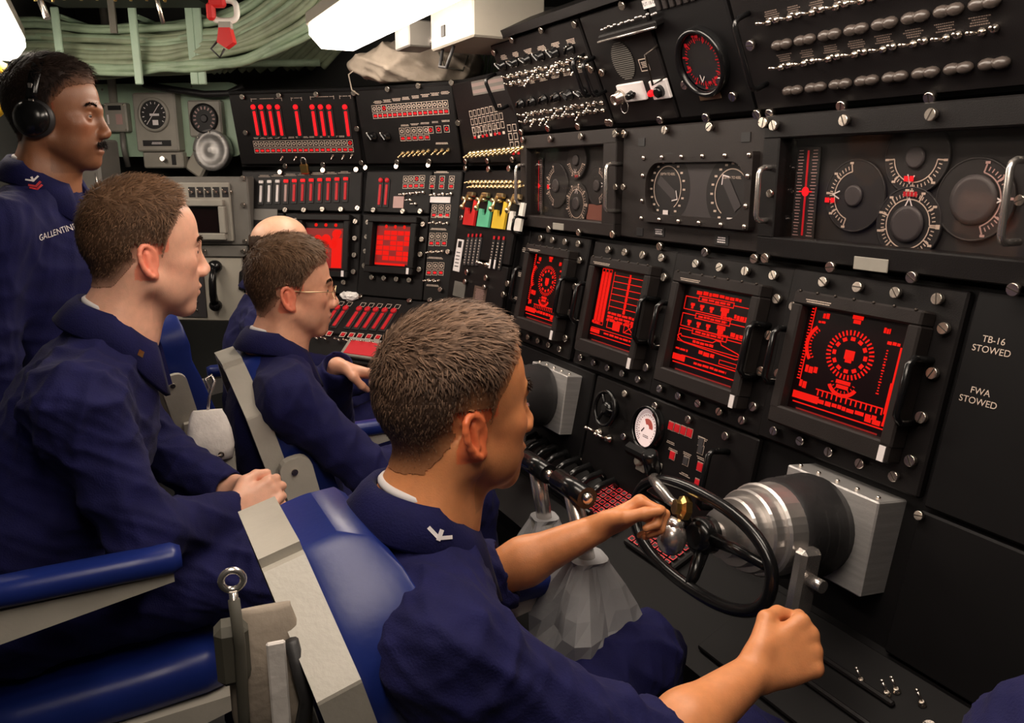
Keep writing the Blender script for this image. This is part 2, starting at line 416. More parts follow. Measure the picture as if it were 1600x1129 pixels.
tp.handle((775, 172), (769, 120)); tp.handle((918, 150), (901, 92))
sp_ = Panel(TF, .572, .012, .865, .325, 'intercom_speaker_unit', 'black intercom speaker unit with oval grille and a pale plate of connectors', 'speaker')
x, y = sp_.p(974, 95); b = MB()
b.disc(x, y, .047, .001, 32, .052); g = sp_.add(b, 'speaker_grille', 'panel'); b = MB()
for i in range(-9, 10):
    k = .046 * math.sqrt(max(0, 1 - (i / 9.6) ** 2)); b.box((x, y + i * .0053, .002), (2 * k, .0022, .002))
b.build('grille_bar', 'greyd', g)
(xa, ya), (xb, yb) = sp_.p(934, 66, .03), sp_.p(1024, 43, .03)
sp_.add(MB().box(((xa + xb) / 2, (ya + yb) / 2 + .006, .012), (xb - xa, .016, .03), .004), 'hood', 'black')
sp_.add(MB().cyl((xa, (ya + yb) / 2, .029), (xb, (ya + yb) / 2, .029), .003), 'hood_edge', 'steel')
b = MB()
for i in range(16): b.sph((xa + (xb - xa) * (i + .5) / 16 + rnd.uniform(-.003, .003), (ya + yb) / 2 + .028 + rnd.uniform(-.003, .003), .01), (.008, .004, .004), 6, 4)
sp_.add(b, 'wire_lacing', 'steel')
for q0, q1 in (((966, 148), (1005, 142)), ((1017, 143), (1043, 138))):
    (xa, ya), (xb, yb) = sp_.p(*q0, .01), sp_.p(*q1, .01); b = MB(); b.box(((xa + xb) / 2, (ya + yb) / 2, .005), (xb - xa, .05, .01), .002); sp_.add(b, 'connector_plate', 'white')
x, y = sp_.p(967, 153, .02); b = MB(); b.lathe((x, y, .008), (0, 0, 1), [(.02, 0), (.02, .012), (.016, .014), (.016, .03), (.011, .031), (.011, .024)], 18); sp_.add(b, 'jack_socket', 'chrome')
x, y = sp_.p(983, 150, .02); b = MB(); b.lathe((x, y, .008), (0, 0, 1), [(.012, 0), (.009, .02), (.005, .022)], 12); b.cyl((x, y, .012), (x + .025, y + .004, .02), .005); sp_.add(b, 'plug', 'blackg')
x, y = sp_.p(976, 167, .01); sp_.add(MB().torus((x, y, .01), (0, .3, 1), .017, .0014, 20, 6), 'retaining_ring', 'steel')
x, y = sp_.p(1015, 147, .02); b = MB(); b.sph((x, y, .014), (.009, .009, .012), 12, 8); sp_.add(b, 'red_lamp', 'redb')
x, y = sp_.p(1028, 144, .02); b = MB(); b.lathe((x, y, .008), (0, 0, 1), [(.016, 0), (.014, .016), (.01, .02)], 14); sp_.add(b, 'knob', 'blackg')
x, y = sp_.p(1007, 101); b = MB(); b.frame(x, y, .036, .03, .0022, .001); b.legend(x, y + .007, .026, 4, .001); sp_.add(b, 'legend', 'cream')
(xa, ya), (xb, yb) = sp_.p(1008, 86, .03), sp_.p(1020, 133, .03); b = MB(); b.tube([(xa + .02, ya + .01, 0), (xa, ya, .03), (xb, yb, .03), (xb + .02, yb + .006, 0)], .0032, 8); sp_.add(b, 'press_key_lever', 'slot')
for q in ((1000, 132), (961, 155)): x, y = sp_.p(*q); sp_.inst(BOLT, x, y)
sp_.handle((927, 150), (921, 95), .006); sp_.screws([(950, 191), (1032, 187), (924, 108), (941, 113)], 0, .95); sp_.screws([(973, 8)], 0)
x, y = sp_.p(1014, 5); sp_.add(MB().box((x, y, .001), (.046, .02, .002)), 'name_strip', 'white'); text('PUT-18-G', .0115, 'dialface', sp_.root, T(x, y, .0024))
du = Panel(TF, .872, .012, 1.14, .325, 'course_dial_unit', 'black unit with one round dark dial with red figures and brass nameplate', 'gauge panel', 'cab')
x, y = du.p(1101, 95); b = MB(); b.lathe((x, y, 0), (0, 0, 1), [(.082, 0), (.082, .018), (.076, .024), (.070, .02), (.068, .012)], 40, cap=False); du.add(b, 'dial_rim', 'blackg')
g = dial(du, x, y, .069, .006, 0, 6.28, 48, -1.9, mark='redd', ring=False, hub=0); b = MB()
for a_, r_ in ((2.3, .058), (3.3, .05), (1.5, .06), (-1.4, .05), (-.9, .052)): b.rect(x + math.cos(a_) * r_, y + math.sin(a_) * r_, .011, .006, .0092)
b.build('red_figure', 'redd', g); b = MB(); b.disc(x, y, .068, .02, 32); du.add(b, 'dial_glass', 'glass')
x, y = du.p(1110, 148); du.add(MB().box((x, y, .002), (.075, .022, .004), .001), 'nameplate', mat('dull_brass_plate', (.2, .13, .08), .45, .5))
du.screws([(1071, 132), (1127, 127), (1104, 183), (1146, 150)], 0)
b = MB()
for i in range(6): b.box((.05 + i * .025, .285, .004), (.014, .03, .008), .002)
du.add(b, 'fuse_cap', 'panel')
tr = Panel(TF, 1.147, .012, 2.35, .325, 'lens_switch_panel', 'black overhead panel with rows of chrome toggles between rows of clear oval caps')
for q0, q1 in (((1197, 37), (1480, -28)), ((1217, 107), (1530, 52))):
    for i, (x, y) in enumerate(tr.row(q0, q1, 8, .01)):
        tr.inst(TOGGLE, x, y, 0, .9); tr.inst(TOGGLE, x + .022, y + .002, 0, -.8)
for q0, q1 in (((1221, 70), (1538, 5)), ((1238, 142), (1553, 100))):
    for x, y in tr.row(q0, q1, 8, .006): tr.inst(LENS, x, y)
lg = MB()
for q0, q1 in (((1225, 88), (1530, 30)), ((1205, 20), (1500, -40))):
    for x, y in tr.row(q0, q1, 8): lg.legend(x, y + .004, .04, 4, .0006)
tr.add(lg, 'legend', mat('dim_engraving', (.16, .12, .1), .7)); tr.screws([(1184, 178), (1204, 177), (1316, 165), (1454, 152), (1174, 70)], 0)
tr.handle((1178, 140), (1158, 28), .006)
# --- M row
g1 = Panel(MF, .0, .0, .60, .312, 'attitude_gauge_panel', 'black glazed gauge panel with four dials, beside the depth gauge panel', 'gauge panel', 'panel', plate=None)
b = MB(); b.box((.3, .156, -.045), (.596, .308, .01)); g1.add(b, 'back_plate', 'dialface'); b = MB()
for c_, s_ in (((.3, .29, -.012), (.597, .044, .06)), ((.3, .02, -.012), (.597, .04, .06)), ((.022, .156, -.012), (.044, .24, .06)), ((.565, .156, -.012), (.07, .24, .06))): b.box(c_, s_, .003)
g1.add(b, 'bezel', 'panel'); g1.add(MB().box((.29, .156, -.002), (.49, .23, .003)), 'glass_pane', 'glass')
x, y = g1.p(843, 290, -.035); vscale(g1, x, y, .05, .19, -.035, redh=.5)
x, y = g1.p(870, 290, -.035); dial(g1, x, y, .075, -.034, 1.9, 4.4, 18, 3.2, ring=True); b = MB(); b.disc(x - .05, y - .004, .008, -.029, 12); g1.add(b, 'red_lamp', 'redb')
x, y = g1.p(903, 250, -.035); dial(g1, x, y, .06, -.03, 3.4, 6.0, 18, -1.6); x, y = g1.p(903, 275, -.035); b = MB(); b.rect(x - .006, y, .008, .008, -.029); b.rect(x + .006, y, .008, .008, -.029); g1.add(b, 'red_lamp', 'redd')
x, y = g1.p(902, 318, -.035); dial(g1, x, y, .07, -.033, 0, 6.2, 40, 1.5); x, y = g1.p(934, 290, -.035); dial(g1, x, y, .06, -.034, -1.2, 1.3, 16, .1)
x, y = g1.p(928, 337, -.03); g1.add(MB().box((x, y, -.036), (.1, .07, .004)), 'brown_cover_plate', mat('brown_plate', (.22, .08, .06), .5))
x, y = g1.p(880, 355); g1.add(MB().box((x, y + .003, .019), (.07, .022, .003), .001), 'nameplate', 'grey')
g1.handle((812, 318), (812, 258), .0062, .05, 'steel'); g1.handle((955, 330), (952, 256), .0062, .05, 'steel')
g1.screws([(860, 217), (908, 213), (962, 209), (858, 358), (905, 363), (958, 366), (817, 218)], .018, .95); g1.screws([(962, 292), (974, 292)], .018, .8)
dg = Panel(MF, .606, .0, 1.178, .312, 'depth_gauge_panel', 'charcoal panel with two depth gauges in one bolted window plate', 'gauge panel', 'panel')
(xa, ya), (xb, yb) = dg.p(1000, 345, .02), dg.p(1178, 236, .02); cx, cy, W_, H_ = (xa + xb) / 2, (ya + yb) / 2, xb - xa, yb - ya
# window plate with a stadium opening
def stadium(w_, h, n=10):
    r = h / 2 * .8; pts = []
    for qx, qy, a0 in ((w_ / 2 - r, h / 2 - r, 0), (-w_ / 2 + r, h / 2 - r, 90), (-w_ / 2 + r, -h / 2 + r, 180), (w_ / 2 - r, -h / 2 + r, 270)):
        for i in range(n + 1): a = math.radians(a0 + 90 * i / n); pts.append((qx + r * math.cos(a), qy + r * math.sin(a)))
    return pts
inn = stadium(W_ * .9, H_ * .76); N_ = len(inn); out = []
for (ix, iy) in inn:
    k = max(abs(ix) / (W_ / 2), abs(iy) / (H_ / 2)); out.append((ix / k, iy / k))
vs_ = []
for zz in (.0, .022): vs_ += [(cx + a, cy + c, zz) for a, c in out]
vs_ += [(cx + a, cy + c, .022) for a, c in inn] + [(cx + a, cy + c, .002) for a, c in inn]
fs_ = []
for i in range(N_):
    j = (i + 1) % N_; fs_ += [(i, j, N_ + j, N_ + i), (N_ + i, N_ + j, 2 * N_ + j, 2 * N_ + i), (2 * N_ + i, 2 * N_ + j, 3 * N_ + j, 3 * N_ + i)]
dg.add(MB().add(vs_, fs_), 'window_plate', 'panel'); b = MB(); b.add([(cx + a, cy + c, .003) for a, c in inn], [tuple(range(N_))]); dg.add(b, 'dial_backing', 'dialgrey')
b = MB(); b.add([(cx + a, cy + c, .015) for a, c in inn], [tuple(range(N_))]); dg.add(b, 'glass_pane', 'glass')
for px, ptr, sg in ((1042, -.55, -1), (1142, 2.2, 1)):
    x, y = dg.p(px, 294 if sg < 0 else 302, .006); R_ = .074
    b = MB(); b.disc(x, y, R_ * 1.25, .0035, 36); g = dg.add(b, 'depth_gauge', 'dialface')
    t = MB(); t.arc(x, y, R_ * .78, .0025, -1.0, 4.14, .005, 48)
    for i in range(17):
        a = -1.0 + 5.14 * i / 16; t.rect(x + math.cos(a) * R_ * .95, y + math.sin(a) * R_ * .95, .010, .005, .005)
    t.build('scale', 'cream', g)
    c, s_ = math.cos(ptr), math.sin(ptr); h = MB(); h.rect(x, y, R_ * 1.2, R_ * .34, .0052, ptr); h.build('pointer_body', 'dialgrey', g)
    h = MB()
    for k in (-1, 1): h.line(x + c * R_ * .72, y + s_ * R_ * .72, x + c * R_ * .5 - k * s_ * R_ * .2, y + s_ * R_ * .5 + k * c * R_ * .2, .003, .0062)
    h.build('pointer', 'white', g)
    text('DEPTH TO KEEL', .0088, 'cream', g, T(x, y + R_ * .5, .0054))
    h = MB(); h.rect(x + .002 * sg, y - R_ * .93, .022, .022, .0062); h.build('paper_tag', 'white', g)
for i in range(6):
    for yy in (-1, 1): dg.inst(BOLT, cx + (i - 2.5) / 5 * W_ * .95, cy + yy * H_ * .455, .022, 0, 1.15)
for i in (-.5, .5):
    for xx in (-1, 1): dg.inst(BOLT, cx + xx * W_ * .475, cy + i * H_ * .38, .022, 0, 1.15)
for q in ((1030, 362), (1128, 375)):
    x, y = dg.p(*q); b = MB(); b.box((x, y, .001), (.05, .024, .002)); g = dg.add(b, 'label_plate', 'dialface'); b = MB(); b.legend(x, y + .006, .036, 3, .0024, .003, .0055); b.build('legend', 'white', g)
for q in ((1003, 222), (1166, 214), (1000, 362)): x, y = dg.p(*q); dg.add(MB().box((x, y, .001), (.03, .022, .002)), 'blank_plate', 'dialface')
dg.screws([(976, 209), (1040, 203), (1110, 198), (1193, 191), (1032, 385), (1103, 394), (1182, 404)], 0); dg.screws([(1195, 300), (1204, 300)], 0, .9)
g3 = Panel(MF, 1.184, .0, 2.35, .312, 'steering_gauge_panel', 'large black glazed gauge panel with a red-lit vertical scale and four dials', 'gauge panel', 'panel', plate=None)
b = MB(); b.box((.583, .156, -.045), (1.16, .308, .01)); g3.add(b, 'back_plate', 'dialface'); b = MB()
for c_, s_ in (((.583, .285, -.012), (1.164, .05, .06)), ((.583, .022, -.012), (1.164, .044, .06)), ((.025, .152, -.012), (.05, .22, .06)), ((1.0, .152, -.012), (.32, .22, .06))): b.box(c_, s_, .003)
g3.add(b, 'bezel', 'black'); g3.add(MB().box((.45, .156, -.004), (.82, .225, .003)), 'glass_pane', 'glass')
x, y = g3.p(1259, 302, -.03); vscale(g3, x, y, .062, .2, -.032, redh=.52)
x, y = g3.p(1333, 306, -.03); dial(g3, x, y, .075, -.034, 1.75, 4.4, 20, 3.1); b = MB(); b.rect(x - .065, y - .01, .012, .01, -.028); b.rect(x - .051, y - .01, .01, .01, -.028); g3.add(b, 'red_lamp', 'redb')
x, y = g3.p(1430, 246, -.03); dial(g3, x, y, .07, -.034, 3.2, 6.2, 22, -1.7); x, y = g3.p(1422, 279, -.03); b = MB(); b.rect(x - .006, y, .009, .01, -.026); b.rect(x + .006, y, .009, .01, -.026); g3.add(b, 'red_lamp', 'redb')
x, y = g3.p(1417, 350, -.03); dial(g3, x, y, .072, -.033, 0, 6.22, 48, 1.57, ring=True, hub=.5); x, y = g3.p(1424, 303, -.03); b = MB()
for k in range(4): b.rect(x + (k - 1.5) * .008, y, .006, .009, -.026)
g3.add(b, 'red_lamp', 'redd')
x, y = g3.p(1520, 312, -.03); dial(g3, x, y, .075, -.034, -1.2, 1.3, 20, .0, mark='pinkw', hub=.6)
x, y = g3.p(1360, 413, .02); g3.add(MB().box((x, y, .0195), (.08, .026, .003), .001), 'nameplate', 'grey')
g3.handle((1194, 345), (1189, 262), .0065, .05, 'steel'); g3.handle((1578, 380), (1582, 250), .0065, .05, 'steel')
g3.screws([(1195, 192), (1210, 196), (1320, 188), (1456, 179), (1180, 404), (1197, 403), (1299, 417), (1426, 433), (1585, 452)], .018, 1.0); g3.screws([(1203, 302), (1594, 313)], .018, .8)

# --- display units
def block_text(b, x, y, w_, h, z, n=6):
    k = x - w_ / 2
    while k < x + w_ / 2 - .001:
        l = rnd.uniform(.6, 1.5) * w_ / n; l = min(l, x + w_ / 2 - k); b.rect(k + l * .45, y + rnd.uniform(-.1, .1) * h, l * .85, h * rnd.uniform(.75, 1), z); k += l
def g_compass(b, d_, W, H, z):
    cx, cy = 0, .015 * H / .25
    b.ticks(cx, cy + .01, .052, .012, .004, 0, 6.1, 36, z); b.ticks(cx, cy + .01, .038, .009, .011, 0, 5.76, 12, z); b.rect(cx, cy + .01, .024, .022, z); b.rect(cx, cy - .002, .016, .012, z)
    for k, (yy, ww) in enumerate(((.098, .026), (.088, .018), (-.055, .036), (-.066, .03))): b.rect(cx, cy + yy, ww, .009, z)
    b.arc(cx, cy - .05, .036, .009, math.pi * 1.15, math.pi * 1.85, z); b.ticks(cx, cy - .05, .028, .006, .002, math.pi * 1.1, math.pi * 1.9, 9, z)
    for k in range(24): b.rect(-W * .44 - (.002 if k % 3 else 0), -.06 + k * .0075, .006 if k % 3 else .011, .003, z)
    b.rect(-W * .425, .028, .003, .18, z); b.arc(-W * .22, .03, .055, .009, 2.3, 3.9, z); b.ticks(-W * .22, .03, .046, .006, .003, 2.3, 3.9, 10, z)
    block_text(b, -W * .33, -.032, .034, .018, z, 3); block_text(b, -W * .3, .1, .018, .015, z, 2); block_text(b, W * .28, .095, .016, .014, z, 2); block_text(b, -W * .33, .085, .02, .006, z, 2)
    b.rect(W * .43, -.02, .005, .17, z); b.rect(W * .425, -.05, .008, .07, z); b.ticks(W * .32, .02, 0, .006, .004, 0, 0, 1, z)
    for k in range(16): b.rect(W * .32, -.045 + k * .0065, .007 if k % 4 == 0 else .004, .0028, z)
    block_text(b, W * .36, .07, .03, .008, z, 3)
    for k in range(14): b.rect(-.055 + k * .012, -.082, .0035, .013, z)
    b.rect(.02, -.074, .165, .003, z); block_text(b, -W * .38, -.07, .022, .02, z, 2)
    b.rect(-W * .33, -.1, .07, .018, z); block_text(b, .02, -.1, .15, .011, z, 9); block_text(b, W * .36, -.108, .05, .012, z, 3); b.rect(0, -.118, W * .9, .0032, z)
def g_table(b, d_, W, H, z):
    for k in range(3): b.rect(-W * .4 + k * .018, .02, .011, .17, z); 
    for k in range(3): b.frame(-W * .4 + k * .018, .02, .014, .19, .0022, z)
    for k in range(6): b.rect(W * .14, .1 - k * .021, W * .62, .0026, z); b.rect(W * .14, .09 - k * .021, .012, .012, z)
    b.rect(W * .14, .05, .008, .12, z); b.rect(-W * .17, .045, .003, .13, z)
    for r in range(3): block_text(b, W * .13, -.028 - r * .012, W * .6, .009, z, 6)
    b.rect(W * .05, -.066, .036, .03, z); b.frame(-W * .08, -.062, .03, .03, .003, z); b.frame(W * .3, -.062, .05, .032, .003, z)
    for k in (-1, 1): b.line(W * .3 - .02, -.062 - k * .014, W * .3 + .02, -.062 + k * .014, .003, z)
    block_text(b, -W * .38, -.07, .04, .01, z, 3); b.rect(-W * .36, -.1, .05, .014, z); block_text(b, W * .1, -.1, .14, .007, z, 6); b.rect(0, -.113, W * .9, .003, z); b.rect(0, -.09, W * .9, .0025, z)
def g_diagram(b, d_, W, H, z):
    block_text(b, .0, .1, W * .62, .011, z, 9)
    for yy in (.083, .033, -.012):
        b.frame(-.005, yy, W * .48, .014, .003, z); block_text(b, -.005, yy, W * .4, .007, z, 6)
        b.line(-W * .45, yy, -W * .25, yy, .0026, z); b.line(W * .23, yy, W * .46, yy, .0026, z); b.line(-W * .45, yy, -W * .45, yy - .035, .0026, z); b.line(-W * .45, yy - .037, W * .46, yy - .037, .0026, z)
    for yy in (.06, .01):
        for k in range(3): b.rect(-W * .33 + k * .036, yy + .003, .016, .008, z); b.rect(-W * .33 + k * .036, yy - .005, .009, .009, z)
        b.rect(W * .12, yy + .006, .03, .012, z); b.rect(W * .12, yy - .005, .02, .012, z); block_text(b, W * .34, yy - .006, .045, .013, z, 3); block_text(b, W * .16, yy - .014, .04, .008, z, 3)
    pts = [(-.46, -.035), (-.42, -.028), (-.4, -.034), (.05, -.03), (.09, -.022), (.15, -.022), (.17, -.03), (.4, -.042), (.45, -.052), (.38, -.058), (-.35, -.05), (-.42, -.044), (-.46, -.035)]
    for (xa, ya), (xb, yb) in zip(pts, pts[1:]): b.line(xa * W, ya, xb * W, yb, .003, z)
    block_text(b, -.02, -.04, .08, .008, z, 5); block_text(b, .0, -.066, .06, .012, z, 3); block_text(b, -W * .36, -.072, .05, .007, z, 3); b.frame(W * .3, -.076, .06, .011, .002, z)
    b.rect(-W * .38, -.097, .05, .018, z); block_text(b, .02, -.1, .12, .007, z, 5); b.rect(.02, -.088, W * .85, .003, z); b.rect(0, -.113, W * .92, .0035, z)
def display(x0, x1, yt, yb, gfx, label):
    pn = Panel(DF, x0 - .055, yb - .055, x1 + .052, yt + .052, 'display_unit', label, 'display', 'black')
    cx, cy, W_, H_ = .055 + (x1 - x0) / 2, .055 + (yt - yb) / 2, x1 - x0, yt - yb
    t = .03; b = MB()
    for c_, s_ in (((cx, cy + H_ / 2 - .012, .02), (W_, .03, .042)), ((cx, cy - H_ / 2 + .016, .02), (W_, .04, .042)), ((cx - W_ / 2 + .012, cy, .02), (.028, H_ - .05, .042)), ((cx + W_ / 2 - .012, cy, .02), (.028, H_ - .05, .042))): b.box(c_, s_, .004)
    bz = pn.add(b, 'bezel', 'panel')
    b = MB()
    for i in range(7): b.sph((cx - W_ * .45 + W_ * .9 * i / 6, cy + H_ / 2 + .002, .04), .0035, 6, 4)
    b.build('hinge_pin', 'slot', bz); b = MB(); b.legend(cx - W_ * .28, cy + H_ / 2 - .014, .09, 2, .0415); b.build('legend', 'cream', bz)
    sw, sh = W_ - .05, H_ - .066; sc = pn.add(MB().box((cx, cy + .004, .012), (sw + .01, sh + .01, .006)), 'screen', 'screen')
    b = MB(); gfx(b, None, sw, sh, 0); k = sh / .25
    for i, v in enumerate(b.v): b.v[i] = (v[0] + cx, v[1] * k + cy + .004 + .01 * k, .0158)
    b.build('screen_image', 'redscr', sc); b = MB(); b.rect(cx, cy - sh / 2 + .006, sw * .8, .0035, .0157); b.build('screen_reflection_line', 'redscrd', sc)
    pn.add(MB().box((cx + W_ / 2 - .014, cy - H_ / 2 + .012, .0415), (.014, .03, .002)), 'inventory_tag', 'white')
    for i in range(4): pn.inst(SCREW, cx - W_ * .36 + W_ * .86 * i / 3, cy + H_ / 2 + .028, 0, rnd.uniform(0, 3))
    for i in range(5): pn.inst(SCREW, cx - W_ * .5 + W_ * i / 4, cy - H_ / 2 - .028, 0, rnd.uniform(0, 3), .9)
    for i in range(4):
        pn.inst(SCREW, cx + W_ / 2 + .026, cy + H_ * .42 - H_ * .88 * i / 3, 0, rnd.uniform(0, 3)); 
        if i % 2 == 0: pn.inst(SCREW, cx - W_ / 2 - .024, cy + H_ * .38 - H_ * .8 * i / 3, 0, rnd.uniform(0, 3), .9)
    for sx in (-1, 1):
        xh = cx + sx * (W_ / 2 + .012); y0_, y1_ = cy - H_ * .22, cy + H_ * .2
        pn.add(MB().tube([(xh, y0_, 0), (xh, y0_, .05), (xh, y0_ + .012, .062), (xh, y1_ - .012, .062), (xh, y1_, .05), (xh, y1_, 0)], .0075, 10), 'pull_handle', 'blackg')
    return pn
display(.108, .398, -.055, -.343, g_compass, 'red compass display unit beside the far end of the console')
display(.528, .832, -.06, -.345, g_table, 'red table and bar chart display between the compass display and the diagram display')
display(.932, 1.245, -.062, -.348, g_diagram, 'red line diagram display showing a submarine outline')
display(1.345, 1.652, -.06, -.345, g_compass, 'red compass display next to the stowed indicator panel')
st = Panel(DF, 1.715, -.41, 2.35, -.002, 'stowed_indicator_panel', 'dark panel lettered TB-16 STOWED and FWA STOWED', 'indicator panel', 'cab')
for q, l1, l2 in (((1551, 540), 'TB-16', 'STOWED'), ((1530, 620), 'FWA', 'STOWED')):
    x, y = st.p(*q); text(l1, .0165, 'cream', st.root, T(x, y + .009, .0008)); text(l2, .0165, 'cream', st.root, T(x, y - .009, .0008))
# narrow switch strip before the first display
ss = Panel(DF, .0, -.40, .05, -.002, 'switch_strip', 'narrow black switch strip between valve panel and first compass display')
lg = MB()
for yy in (.33, .24, .15, .08): lg.legend(.025, yy, .026, 3, .0006, .003, .006)
ss.add(lg, 'legend', 'cream')
# --- lower panel under the displays
lp = Panel(DF, .62, -.70, 1.30, -.405, 'engine_order_panel', 'lower black panel with a lit white round dial and small red push buttons')
x, y = lp.p(1011, 668, .012); b = MB(); b.lathe((x, y, 0), (0, 0, 1), [(.062, 0), (.062, .02), (.055, .026), (.052, .02)], 32, cap=False); lp.add(b, 'dial_rim', 'blackg')
b = MB(); b.disc(x, y, .053, .012, 40); g = lp.add(b, 'white_dial', mat('lit_white_dial', (.8, .66, .64), .5, emis=.35, ecol=(1, .75, .72))); b = MB(); b.ticks(x, y, .044, .008, .0015, -.9, 4.1, 40, .0128); b.ticks(x, y, .035, .003, .003, -.7, 3.9, 20, .0128); b.legend(x, y - .022, .03, 2, .0128)
b.line(x - .02, y - .014, x - .012, y - .004, .004, .0129); b.build('scale', 'dialface', g); b = MB(); b.arc(x, y, .044, .008, .2, 1.3, .0126); b.arc(x, y, .017, .016, .0, 2.2, .0126); b.build('red_sector', mat('red_sector', (.6, .12, .1), .5), g)
b = MB(); b.box((x + .005, y - .07, .02), (.12, .035, .04), .012); lp.add(b, 'dial_hood', 'cab')
for q in ((1000, 722), (1022, 735)):
    x, y = lp.p(*q, .01); b = MB(); b.box((x, y, .004), (.038, .05, .008), .002); g = lp.add(b, 'socket_plate', 'grey'); b = MB(); b.lathe((x, y + .004, .008), (0, 0, 1), [(.013, 0), (.013, .014), (.009, .016)], 12); b.build('socket_cap', 'beige', g)
def button(P, x, y, w_=.018, h=.02, lit=True, off=.004):
    b = MB(); b.box((x, y, off / 2), (w_, h, off), .001); g = P.add(b, 'push_button', 'redd' if lit else 'dialgrey'); b = MB(); b.frame(x, y, w_ + .003, h + .003, .0014, .0008); b.build('button_frame', 'cream', g)
for x, y in lp.row((1049, 665), (1078, 676), 4): button(lp, x, y)
for q, l in (((1051, 711), 1), ((1072, 720), 0), ((1094, 729), 1), ((1096, 690), 0), ((1095, 702), 0), ((1090, 755), 1)): x, y = lp.p(*q); button(lp, x, y, lit=bool(l))
lg = MB()
for q in ((1052, 702), (1074, 708), (1098, 684), (1096, 715), (1070, 740), (1048, 690)): x, y = lp.p(*q); lg.legend(x, y, .04, 2, .0006)
lp.add(lg, 'legend', 'cream'); lp.screws([(977, 615), (1024, 634), (1076, 655), (1134, 681), (975, 682)], 0, .9)
for q in ((930, 675), (945, 685)): x, y = lp.p(*q, .02); lp.inst(TOGGLE, x, y, 0, 1.2, 1.7)
x, y = lp.p(945, 638, .03); b = MB(); b.torus((x, y, .03), (0, 0, 1), .05, .007, 28, 8); b.lathe((x, y, 0), (0, 0, 1), [(.03, 0), (.02, .03), (.012, .035)], 16)
for k in range(3): a = k * 2.09; b.cyl((x, y, .03), (x + .05 * math.cos(a), y + .05 * math.sin(a), .03), .005, seg=8)
lp.add(b, 'hand_knob', 'blackg')
b = MB(); xh, yh = lp.p(1118, 730, .03); b.tube([(xh, yh - .1, 0), (xh, yh - .1, .05), (xh, yh - .09, .06), (xh, yh + .03, .06), (xh, yh + .04, .05), (xh, yh + .04, 0)], .008, 10); lp.add(b, 'pull_handle', 'blackg')
lq = Panel(DF, 1.71, -.70, 2.35, -.415, 'plain_lower_panel', 'plain black lower panel below the stowed indicator panel', m='cab'); lq.screws([(1436, 805)], 0, .8)
lr = Panel(DF, .05, -.70, .61, -.405, 'column_mount_panel', 'plain black lower panel under the first compass display', m='cab')
# --- desk: lever bank, keyboards, rails
def desk_thing(name, label, cat, x, y): return thing(name, label, cat, KF.mtx(x, y, 0))
def kuv(px, py, off=0): return KF.uv(px, py, off)
lb0 = kuv(835, 672, .02); lb = desk_thing('lever_bank', 'bank of black levers with bright tips in a row on the console desk', 'lever bank', .34, -.06)
MB().box((.26, 0, .006), (.56, .16, .014), .004).build('base', 'black', lb)
for i in range(8):
    xx = .02 + i * .066; b = MB(); b.tube([(xx, .05, .012), (xx, .045, .045), (xx, .0, .055), (xx + .004, -.05, .05)], .011, 8); g = b.build('lever', 'blackg', lb)
    b = MB(); b.sph((xx + .004, -.054, .05), .009, 8, 6); b.cyl((xx - .012, .06, .012), (xx - .012, .06, .03), .005, seg=8); b.build('lever_tip', 'chrome', g)
for k in range(2): MB().cyl((0, .075 - k * .15, .03), (.53, .075 - k * .15, .03), .009).build('guard_rail', 'blackg', lb)
def keyboard(x, y, label, n=7, r=6):
    kb = desk_thing('lit_keypad', label, 'keypad', x, y); MB().box((0, 0, .006), (.19, .14, .016), .004).build('case', 'black', kb)
    me = MB().box((0, 0, .003), (.017, .014, .006), .0015).mesh('key', 'dialface'); fm = MB().frame(0, 0, .016, .013, .0022, .0064).mesh('key_frame', 'key')
    for i in range(n):
        for j in range(r): k = obj('key', me, kb, T(-.072 + i * .024, -.052 + j * .0205, .014)); obj('key_frame', fm, k)
    for sx in (-1, 1): obj('captive_screw', SCREW, kb, T(sx * .088, .06, .014) @ Matrix.Scale(.6, 4))
    return kb
_x, _y = kuv(1040, 845, .01); keyboard(max(_x, 0), max(min(_y, -.06), -.2), 'red lit keypad on the desk in front of the near control wheel')
_x, _y = kuv(955, 790, .01); keyboard(_x, max(min(_y, -.06), -.2), 'red lit keypad on the desk beside the lever bank')
dk = desk_thing('switch_ledge', 'dark desk ledge with chrome toggles right of the near control wheel', 'switch panel', 1.45, -.13)
MB().box((.4, 0, .004), (.85, .22, .012), .003).build('faceplate', 'cab', dk)
for q in ((1450, 845), (1390, 1005), (1405, 1012), (1385, 1080), (1400, 1075), (1345, 1060), (1440, 1095), (1265, 935), (1300, 955)):
    x_, y_ = kuv(*q, .02); 
    if 1.46 < x_ < 2.25 and -.24 < y_ < -.02: obj('toggle_switch', TOGGLE, dk, T(x_ - 1.45, y_ + .13, .01) @ RZ(1.1))
for k in range(2): MB().box((.2 + k * .1, .03 - k * .06, .014), (.3, .012, .01), .003).build('guide_rail', 'black', dk)
obj('captive_screw', SCREW, dk, T(.42, .03, .01))
